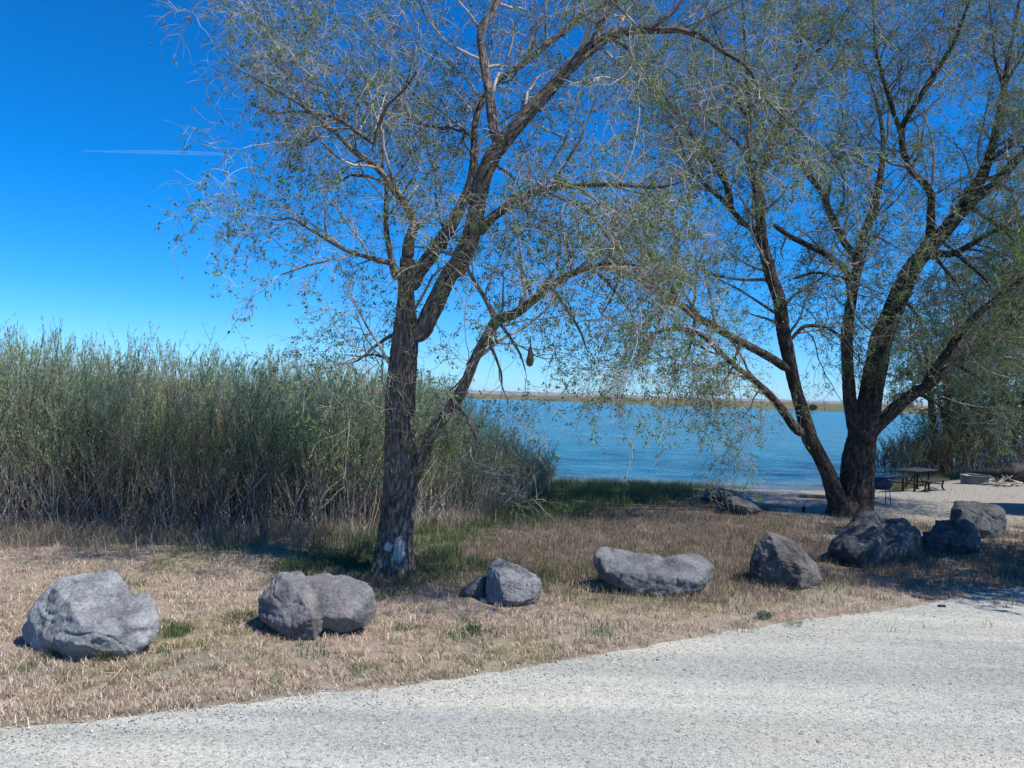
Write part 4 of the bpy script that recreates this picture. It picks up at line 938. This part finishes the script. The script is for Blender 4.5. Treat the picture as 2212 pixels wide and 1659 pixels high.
boulder('long low saddle-shaped pitted boulder, middle of the near row', [
  (PL(cr4, (230, 300, 0), (290, 213, .05), (400, 196, .12), (560, 238, .16), (840, 300, .17), (1250, 354, .17), (1600, 480, .0), (1650, 700, -.2), (1150, 900, -.35), (860, 875, -.36), (640, 835, -.33), (430, 765, -.25), (270, 590, -.08), (228, 400, -.02)),
   PL(cr4, (290, 320, -.05), (400, 560, -.26), (430, 735, -.3), (720, 430, -.08), (980, 480, -.15), (620, 560, -.32), (900, 600, -.36)), .4),
  (PL(cr4, (620, 480, 0), (900, 400, .1), (1250, 354, .15), (1500, 310, .18), (1620, 283, .18), (1750, 298, .17), (1890, 380, .12), (1952, 470, .05), (1932, 640, 0), (1850, 765, -.1), (1700, 855, -.25), (1450, 905, -.35), (1150, 910, -.38), (850, 868, -.35)),
   PL(cr4, (1400, 460, -.12), (1640, 400, -.02), (1820, 520, -.14), (1500, 690, -.42), (1060, 590, -.36), (1790, 690, -.28)), .42)], RK4, .85, 5)
boulder('dark brown pyramid-shaped boulder with pointed top between the long boulder and the big dark one', [
  (PL(q3, (372, 990, .05), (430, 1000, .08), (560, 1060, .17), (640, 1130, .2), (692, 1200, .2), (728, 1300, .1), (680, 1354, -.1), (600, 1368, -.3), (490, 1364, -.28), (370, 1334, -.2), (254, 1298, -.05), (246, 1200, .05), (278, 1100, .05), (320, 1030, .05)),
   PL(q3, (385, 1012, -.04), (445, 1090, -.16), (592, 1212, -.42), (585, 1345, -.42), (600, 1130, -.08), (660, 1250, -.2), (480, 1200, -.36), (350, 1200, -.12)), .5)], RK5, .95, 6)
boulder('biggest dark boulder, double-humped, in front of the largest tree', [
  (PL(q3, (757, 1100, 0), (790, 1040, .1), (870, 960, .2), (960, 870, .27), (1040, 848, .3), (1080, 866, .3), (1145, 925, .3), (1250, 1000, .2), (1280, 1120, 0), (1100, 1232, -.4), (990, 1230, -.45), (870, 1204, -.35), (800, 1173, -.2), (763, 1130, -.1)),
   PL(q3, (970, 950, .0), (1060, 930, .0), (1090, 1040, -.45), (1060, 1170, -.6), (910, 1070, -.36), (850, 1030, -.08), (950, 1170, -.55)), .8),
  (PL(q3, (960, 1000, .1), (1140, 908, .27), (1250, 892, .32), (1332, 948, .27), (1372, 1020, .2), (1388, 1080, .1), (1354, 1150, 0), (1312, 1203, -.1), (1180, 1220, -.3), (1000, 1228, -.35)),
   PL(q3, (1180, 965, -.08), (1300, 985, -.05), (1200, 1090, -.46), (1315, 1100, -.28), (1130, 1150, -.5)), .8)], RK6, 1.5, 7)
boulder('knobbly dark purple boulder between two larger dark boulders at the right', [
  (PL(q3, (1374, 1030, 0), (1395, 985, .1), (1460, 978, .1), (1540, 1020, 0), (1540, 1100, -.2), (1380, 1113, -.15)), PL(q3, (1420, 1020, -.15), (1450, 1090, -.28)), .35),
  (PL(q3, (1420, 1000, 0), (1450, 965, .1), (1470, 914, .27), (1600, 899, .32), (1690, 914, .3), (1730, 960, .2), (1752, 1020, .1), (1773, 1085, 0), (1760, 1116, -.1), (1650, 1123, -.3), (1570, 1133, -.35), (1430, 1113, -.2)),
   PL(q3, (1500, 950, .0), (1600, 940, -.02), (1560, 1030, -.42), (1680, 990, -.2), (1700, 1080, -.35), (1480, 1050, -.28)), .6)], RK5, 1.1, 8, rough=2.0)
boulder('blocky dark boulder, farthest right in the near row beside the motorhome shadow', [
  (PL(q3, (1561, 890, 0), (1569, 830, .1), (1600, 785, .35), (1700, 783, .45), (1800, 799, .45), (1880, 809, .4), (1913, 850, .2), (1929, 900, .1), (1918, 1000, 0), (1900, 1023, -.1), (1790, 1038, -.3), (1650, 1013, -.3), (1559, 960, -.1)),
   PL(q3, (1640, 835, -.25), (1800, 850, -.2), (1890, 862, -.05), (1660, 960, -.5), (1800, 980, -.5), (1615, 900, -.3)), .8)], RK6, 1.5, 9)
boulder('low sloping grey boulder on the lawn near the lake, front one of the pair', [
  ([cr6(350, 340), cr6(380, 230), cr6(440, 200), cr6(540, 200), cr6(690, 260), cr6(780, 310), cr6(805, 345), cr6(847, 378), cr6(740, 412), cr6(620, 412), cr6(370, 385)], .8, 0, [])], RK6, 1.2, 10, cuts=5, group='boulder pair by the lake bank')
boulder('flat-topped dark boulder on the lake bank, rear one of the pair', [
  ([cr6(165, 215), cr6(210, 120), cr6(290, 99), cr6(400, 125), cr6(530, 140), cr6(590, 190), cr6(560, 290), cr6(400, 270), cr6(190, 245)], .8, 0, [])], RK4, 1.0, 11, cuts=5, group='boulder pair by the lake bank')
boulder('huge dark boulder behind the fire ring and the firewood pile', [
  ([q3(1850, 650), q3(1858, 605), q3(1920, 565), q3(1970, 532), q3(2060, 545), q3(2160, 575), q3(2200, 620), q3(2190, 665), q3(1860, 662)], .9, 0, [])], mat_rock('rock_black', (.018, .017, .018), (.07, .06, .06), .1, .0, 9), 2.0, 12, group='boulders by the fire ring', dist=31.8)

# ---------------------------------------------------------------- picnic table
BROWN = solid('brown_coated_metal', (.04, .03, .029), .55, .4)
STEEL = solid('galvanised_steel', (.13, .155, .17), .5, .5, .3)
tc = Vector((14.63, 27.7, 0)); zt = float(gz(tc.x, tc.y)); tc.z = zt
rz = -radians(50)                         # the table's long axis (local y) runs away and to the right
tab = thing('picnic_table', 'brown picnic table with two attached benches on the gravel by the lake', 'picnic table', tc, rz)
m = MB()
for i in range(5): m.box((-.31 + i * .155, 0, .745), (.145, 1.85, .045), bev=.008)
m.build('tabletop', BROWN, tab)
for s_ in (-1, 1):
    m = MB()
    for i in range(2): m.box((s_ * (.66 + (i - .5) * .135), 0, .445), (.125, 1.85, .042), bev=.008)
    be = m.build('bench', BROWN, tab)
    for e_ in (-1, 1):
        m = MB(); yy = e_ * .72
        m.tube([(s_ * .66, yy, .42), (s_ * .63, yy, .33), (s_ * .60, yy, .2), (s_ * .64, yy, .08), (s_ * .74, yy, .02)], .036, 8)
        m.box((s_ * .66, yy, .42), (.26, .05, .03)); m.build('leg', BROWN, be, smooth=False)
for e_ in (-1, 1):
    for s_ in (-1, 1):
        m = MB(); m.box((s_ * .2, e_ * .6, .37), (.07, .06, .70), bev=.01); m.box((s_ * .2, e_ * .6, .012), (.16, .12, .02))
        m.build('leg', BROWN, tab)
    m = MB(); m.box((0, e_ * .6, .705), (.62, .05, .035)); m.box((0, e_ * .6, .28), (1.2, .04, .04)); m.tube([(0, e_ * .57, .30), (0, 0, .70)], .02, 6)
    m.build('brace', BROWN, tab)

# ---------------------------------------------------------------- barrel grill
pg = hit(1906, 1091)
BLUE = solid('dark_blue_enamel', (.012, .035, .085), .42, .4, 0, .15); BLK = solid('black_tube_metal', (.02, .022, .026), .45, .5)
gr = thing('barrel_grill', 'dark blue barrel charcoal grill on thin tube legs to the right of the largest tree', 'grill', (pg.x, pg.y + .15, float(gz(pg.x, pg.y))), radians(4))
def capsule(zc, L, R, half, n=20, k=14):
    m = MB(); prof = []
    for i in range(k + 1):
        t = i / k; xx = -L / 2 + L * t; d = min(t, 1 - t) * L; r = R * (1 - max(0, (R * .55 - d) / (R * .55)) ** 2.2 * .42); prof.append((xx, r))
    a0, a1 = (0, pi) if half > 0 else (pi, 2 * pi); V = []
    for xx, r in prof:
        for j in range(n + 1):
            a = a0 + (a1 - a0) * j / n; V.append((xx, cos(a) * r, zc + sin(a) * r))
    F = []
    for i in range(k):
        for j in range(n): F.append((i * (n + 1) + j, (i + 1) * (n + 1) + j, (i + 1) * (n + 1) + j + 1, i * (n + 1) + j + 1))
    F.append(tuple(range(n, -1, -1))); F.append(tuple(k * (n + 1) + j for j in range(n + 1)))
    m.add(V, F); return m
capsule(.632, .63, .172, 1).build('lid', BLUE, gr, smooth=True)
capsule(.62, .63, .175, -1).build('firebox', BLUE, gr, smooth=True)
m = MB(); m.tube([(-.16, -.165, .70), (-.16, -.21, .70), (.16, -.21, .70), (.16, -.165, .70)], .011, 8); m.build('handle', BLK, gr)
m = MB(); m.box((.335, 0, .60), (.04, .28, .02)); m.build('side_shelf', solid('weathered_wood', (.1, .07, .05)), gr)
for s_ in (-1, 1):
    pts = []
    W2 = .235
    for (xx, zz) in [(-W2 - .025, 0), (-W2 - .01, .2), (-W2, .36), (-W2 + .02, .425), (-W2 + .07, .455), (0, .458), (W2 - .07, .455), (W2 - .02, .425), (W2, .36), (W2 + .01, .2), (W2 + .025, 0)]:
        pts.append((xx + s_ * .015, s_ * (.17 - zz * .12), zz))
    m = MB(); m.tube(pts, .0125, 8); m.build('leg_frame', BLK, gr, smooth=True)
for xx in (-.24, .24):
    m = MB(); m.tube([(xx, -.15, .2), (xx, .15, .2)], .008, 6); m.build('crossbar', BLK, gr)

# ---------------------------------------------------------------- fire ring
pf = hit(2122, 1048)
fr = thing('fire_ring', 'round grey steel fire ring on the gravel near the stacked sticks', 'fire ring', (pf.x, pf.y + .5, float(gz(pf.x, pf.y))))
n = 48; V = []
for (r, h) in ((.485, 0), (.492, .33), (.515, .335), (.515, .35), (.478, .35), (.47, 0)):
    for k in range(n):
        a = 2 * pi * k / n; w = 1 + .012 * sin(a * 3 + 1); V.append((cos(a) * r * w, sin(a) * r * w, h * (1 + .05 * sin(a + .8))))
F = [(i * n + k, i * n + (k + 1) % n, (i + 1) * n + (k + 1) % n, (i + 1) * n + k) for i in range(5) for k in range(n)]
m = MB(); m.add(V, F); m.build('ring_wall', STEEL, fr, smooth=False)
V = [(cos(2 * pi * k / 24) * .46, sin(2 * pi * k / 24) * .46, .03 + .01 * (k % 2)) for k in range(24)] + [(0, 0, .07)]
m = MB(); m.add(V, [(k, (k + 1) % 24, 24) for k in range(24)]); m.build('ash_bed', solid('ash', (.12, .12, .12), .95, .1), fr)
m = MB()
for k in range(9): m.tube([(-.30, -.32 + k * .08, .36), (.30, -.32 + k * .08, .36)], .007, 6)
m.tube([(-.30, -.42, .352), (-.30, .42, .352)], .009, 6); m.tube([(.30, -.42, .352), (.30, .42, .352)], .009, 6)
m.build('cooking_grate', BLK, fr)

# ---------------------------------------------------------------- firewood sticks (each one its own)
WOOD = mat_twig('split_wood', (.12, .1, .08), (.5, .45, .38))
pw = hit(2180, 1051)
rr = random.Random(5)
base = None
descr = ['long', 'short', 'crooked', 'thick', 'thin']
for i in range(26):
    m = MB(); L = rr.uniform(.3, .75); a = rr.uniform(-.7, .7) + (pi if rr.random() < .5 else 0); r = rr.uniform(.012, .038)
    x0, y0 = rr.gauss(0, .42), rr.gauss(.3, .18); h = .03 + max(0, .20 - abs(x0) * .4) * rr.random(); tz = rr.uniform(-.05, .3) if abs(x0) < .4 else rr.uniform(0, .06)
    p0 = Vector((-cos(a) * L / 2, -sin(a) * L / 2, 0)); p1 = Vector((cos(a) * L / 2, sin(a) * L / 2, tz)); mid = (p0 + p1) / 2 + Vector((0, 0, rr.uniform(-.01, .03)))
    m.tube([p0, mid, p1], [r, r * .95, r * .8], 6)
    o = m.build('firewood_stick', WOOD, None, label='pale split stick in the heap of firewood beside the fire ring', category='firewood', group='sticks in the firewood heap')
    o.location = (pw.x + x0, pw.y + y0, float(gz(pw.x, pw.y)) + h)
# loose sticks by the table
m = MB()
for q in range(5):
    a = rr.uniform(-.3, .3); m.tube([(-.4, q * .03, .02), (0, q * .02 + .05, .09 + q * .02), (.5, a * .5, .015)], [.008, .007, .004], 5)
o = m.build('dead_branch', WOOD, None, label='pale dead branch lying on the gravel under the right bench of the picnic table', category='branch')
o.location = (tc.x + .45, tc.y - .35, zt)

# timber, stump, road stone
pl = hit(1772, 1076)
m = MB()
m.box((0, 0, .05), (1.25, .16, .12), Matrix.Rotation(radians(-3), 3, 'Z'), .02)
o = m.build('timber_edging', solid('grey_timber', (.16, .14, .12), .9, .1), None, label='low grey timber lying on the sand left of the largest tree', category='timber'); o.location = (pl.x, pl.y, float(gz(pl.x, pl.y)) - .02)
ps = hit(1736, 1106)
m = MB(); m.tube([(0, 0, -.03), (.005, 0, .05), (0, .01, .10), (.02, 0, .15)], [.055, .045, .05, .03], 9)
o = m.build('wood_stump', solid('dark_stump', (.07, .04, .035), .9, .1), None, True, label='small dark brown stump standing on the sand left of the largest tree', category='stump'); o.location = ps
pr_ = hit(2031, 1312)
m = MB()
for (dx, s_) in ((0, 1), (.055, .8)):
    V = [v * Vector((.04, .03, .025)) * s_ * (1 + .15 * rr.uniform(-1, 1)) + Vector((dx, 0, .02)) for v in [Vector(p).normalized() for p in [(1, 0, 0), (-1, 0, 0), (0, 1, 0), (0, -1, 0), (0, 0, 1), (0, 0, -1), (1, 1, 1), (-1, 1, 1), (1, -1, 1), (-1, -1, 1), (1, 1, -1), (-1, 1, -1), (1, -1, -1), (-1, -1, -1)]]]
    V, F = hull(V); m.add(V, F)
o = m.build('black_stone', solid('black_rock', (.015, .014, .014), .7, .3), None, label='small black lump lying on the edge of the gravel road at the right', category='stone'); o.location = pr_
# weeds
def weed(px, py, name, label, R, Hh, nleaf, cols, seed, cat='weed', asp=.3):
    rng = np.random.default_rng(seed); p = hit(px, py); n = nleaf
    a = rng.uniform(0, 2 * pi, n); r = R * rng.random(n) ** .6
    P = np.stack([np.cos(a) * r * .6, np.sin(a) * r * .6, rng.random(n) * Hh * .7], 1)
    Dd = np.stack([np.cos(a) * .8, np.sin(a) * .8, rng.uniform(.2, 1.3, n)], 1)
    v, f = leaves(P, Dd, rng.uniform(.4, 1, n) * Hh * .6, rng, asp)
    o = mk(name, v, f, LEAF, col=np.repeat(pal(cols, n, rng), 4, 0), label=label, category=cat); o.location = (p.x, p.y, float(gz(p.x, p.y)) + .01)
weed(1650, 1338, 'roadside_weed', 'small grey-green weed rosette growing on the edge of the gravel road', .12, .10, 260, [(.16, .21, .15), (.2, .25, .18)], 1)
weed(1790 + 396, 1190, 'roadside_weed', 'green tuft at the far right edge under the blocky boulder', .12, .10, 120, [(.1, .15, .06)], 2)
weed(1023, 1372, 'roadside_weed', 'small green weed in the dry grass in front of the wedge-shaped boulder', .1, .12, 120, [(.08, .15, .05), (.12, .18, .07)], 3)
weed(1962, 1205, 'leafy_weed', 'bushy green weed at the foot of the biggest dark boulder', .16, .18, 260, [(.06, .11, .04), (.1, .15, .05)], 4)
weed(225, 1433, 'grass_tuft', 'green grass tuft in front of the palest boulder', .12, .16, 160, [(.14, .18, .06), (.3, .28, .14)], 5, 'grass tuft', .12)
weed(520, 1345, 'grass_tuft', 'bright green grass tuft left of the two-humped grey boulder', .3, .14, 500, [(.11, .16, .06), (.18, .2, .1)], 6, 'grass tuft', .1)
weed(1715, 1385 - 30, 'grass_tuft', 'yellow-green grass tuft beside the road below the pyramid-shaped boulder', .14, .10, 200, [(.16, .19, .06)], 7, 'grass tuft', .12)
# fallen twig beside boulder 1
p0 = hit(215, 1497); p1 = hit(300, 1420)
m = MB(); m.tube([p0 + Vector((0, 0, .02)), p0.lerp(p1, .35) + Vector((.03, 0, .06)), p0.lerp(p1, .7) + Vector((0, 0, .07)), p1 + Vector((0, 0, .1))], [.006, .005, .004, .002], 5)
m.tube([p0.lerp(p1, .35) + Vector((.03, 0, .06)), p0.lerp(p1, .5) + Vector((-.2, -.1, .05))], [.004, .002], 5)
m.build('fallen_twig', TWIG1, None, label='thin grey twig lying in the straw in front of the palest boulder', category='twig')

# bird nest hanging in the nearer tree
pn = at(1144, 792, D1 - 1.25)
m = MB(); m.tube([(0, 0, .42), (.005, 0, .30), (0, 0, .24), (.01, 0, .16), (0, 0, .08), (0, 0, .02), (0, 0, 0)], [.004, .012, .03, .045, .058, .045, .01], 12)
o = m.build('hanging_nest', solid('nest_fibre', (.12, .085, .06), .95, .1, 0, .5, 60), None, True, label='brown pouch-shaped bird nest hanging from the nearer tree over the lake', category='nest'); o.location = pn

# far trees across the lake
def far_tree(px, py, w, h, Yd, label, seed, col):
    rng = np.random.default_rng(seed); p = at(px, py, Yd); sc_ = Yd / FOC
    root = thing('lakeside_tree', label, 'tree', p, 0, 'trees on the far shore')
    m = MB(); m.tube([(0, 0, -1), (0, 0, h * sc_ * .5)], [.4, .2], 6); m.build('trunk', BARK2, root)
    n = 2600; q = rng.normal(size=(n, 3)); q /= np.linalg.norm(q, axis=1)[:, None]; q *= rng.random(n)[:, None] ** .4
    lump = 1 + .28 * noise3(q * 2.2 + seed); q *= lump[:, None]
    P = q * np.array([w, w, h]) * sc_ * .5 + np.array([0, 0, h * sc_ * .55])
    v, f = leaves(P, rng.normal(size=(n, 3)), rng.uniform(.6, 1.3, n), rng, .8)
    mk('crown', v, f, LEAF, root, col=np.repeat(pal(col, n, rng, .3), 4, 0))
far_tree(1339, 867, 22, 17, 1010, 'round grey-green tree alone on the far shore, left of the other one', 1, [(.12, .14, .07), (.17, .18, .1)])
far_tree(1756, 886, 17, 10, 760, 'low dark bush on the far shore between the forked trunks of the largest tree', 2, [(.05, .07, .03)])

# ---------------------------------------------------------------- motorhome mostly outside the frame
WHITE = solid('white_fibreglass', (.62, .63, .62), .3, .5, 0, .04, 3); GLASS = solid('dark_glass', (.012, .016, .018), .06, .6, 0, .1); TYRE = solid('rubber', (.018, .018, .018), .85, .2)
mx, my = 15.42, 20.6
mh = thing('motorhome', 'white motorhome parked at the right edge with only its black mirror and nose in view', 'motorhome', (mx, my, 0))
m = MB(); W_ = 2.45; L_ = 8.5
prof = [(.25, .42), (.10, .75), (.06, 1.2), (.0, 1.7), (.04, 2.5), (.14, 2.95), (.38, 3.18), (L_ - .2, 3.22), (L_, 3.0), (L_, .45)]
V = [(x_, y_, z_) for y_ in (0, W_) for (x_, z_) in prof]; k_ = len(prof)
F = [tuple(range(k_)), tuple(range(2 * k_ - 1, k_ - 1, -1))] + [(i, i + k_, (i + 1) % k_ + k_, (i + 1) % k_) for i in range(k_)]
m.add(V, F); m.build('body', WHITE, mh)
m = MB(); m.add([(-.008, .18, 1.45), (-.008, W_ - .18, 1.45), (.03, W_ - .18, 2.5), (.03, .18, 2.5)], [(0, 1, 2, 3)]); m.build('windshield', GLASS, mh)
for (a_, b_) in ((.5, 1.3), (2.4, 3.6), (5.2, 6.4)):
    m = MB(); m.box(((a_ + b_) / 2, -.006, 1.95), (b_ - a_, .02, .65), bev=.005); m.build('window', GLASS, mh)
m = MB(); m.box((1.75, -.006, 1.5), (.68, .02, 1.85), bev=.004); d_ = m.build('door', solid('door_white', (.55, .56, .55), .35), mh)
m = MB(); m.box((2.0, -.03, 1.35), (.12, .03, .03)); m.build('handle', BLK, d_)
for xx in (1.3, 6.2):
    for yy in (.12, W_ - .12):
        m = MB(); m.tube([(xx, yy - .12, .45), (xx, yy + .12, .45)], .45, 24); w_ = m.build('wheel', TYRE, mh)
        m = MB(); m.tube([(xx, yy - .13, .45), (xx, yy + .13, .45)], .24, 16); m.build('rim', STEEL, w_)
for yy in (.3, W_ - .3):
    m = MB(); m.box((.06, yy, .95), (.06, .32, .2), bev=.01); m.build('headlight', solid('lamp_glass', (.5, .5, .5), .15), mh)
pm = at(2197, 957, my - .1)
m = MB(); q_ = pm - Vector((mx, my, 0)); m.box((q_.x, q_.y, q_.z), (.17, .24, .42), Matrix.Rotation(radians(2), 3, 'Y'), .04); mi = m.build('mirror', BLK, mh, smooth=False)
m = MB(); m.tube([(q_.x + .02, q_.y, q_.z - .18), (q_.x + .1, q_.y + .02, q_.z - .3), (.3, .1, q_.z - .36)], .03, 8); m.build('arm', BLK, mi)

# ---------------------------------------------------------------- contrail
CT, nt, b = new_mat('contrail', 1, 0)
tr_ = nt.nodes.new('ShaderNodeBsdfTransparent'); df = nt.nodes.new('ShaderNodeBsdfDiffuse'); df.inputs[0].default_value = (.9, .92, .95, 1)
lw = nt.nodes.new('ShaderNodeLayerWeight'); lw.inputs[0].default_value = .5
nn_ = noise(nt, .0012, 3, .6, coords(nt))
fac = math_(nt, 'MULTIPLY', math_(nt, 'MULTIPLY', math_(nt, 'SUBTRACT', 1.0, lw.outputs['Facing']), .075), math_(nt, 'ADD', nn_.outputs[0], .4))
mxs = nt.nodes.new('ShaderNodeMixShader'); nt.links.new(fac, mxs.inputs[0]); nt.links.new(tr_.outputs[0], mxs.inputs[1]); nt.links.new(df.outputs[0], mxs.inputs[2])
nt.links.new(mxs.outputs[0], nt.nodes['Material Output'].inputs[0])
Yc_ = 18000; pts = [at(px, py, Yc_) for px, py in ((178, 326), (240, 327), (320, 328), (400, 330), (460, 332), (505, 335))]
m = MB(); m.tube(pts, [5, 25, 45, 48, 38, 5], 48); m.build('contrail', CT, None, True, kind='structure')

# ---------------------------------------------------------------- air
HZ = bpy.data.materials.new('air_haze'); HZ.use_nodes = True; nt = HZ.node_tree
for n_ in list(nt.nodes): nt.nodes.remove(n_)
vo = nt.nodes.new('ShaderNodeVolumePrincipled'); vo.inputs['Density'].default_value = 4.5e-5; vo.inputs['Color'].default_value = (.72, .82, 1, 1); vo.inputs['Anisotropy'].default_value = .2
o_ = nt.nodes.new('ShaderNodeOutputMaterial'); nt.links.new(vo.outputs[0], o_.inputs['Volume'])
m = MB(); m.box((0, 4000, 68), (26000, 15000, 146)); m.build('haze', HZ, None, kind='stuff', label='thin pale blue air over the lake', category='haze')
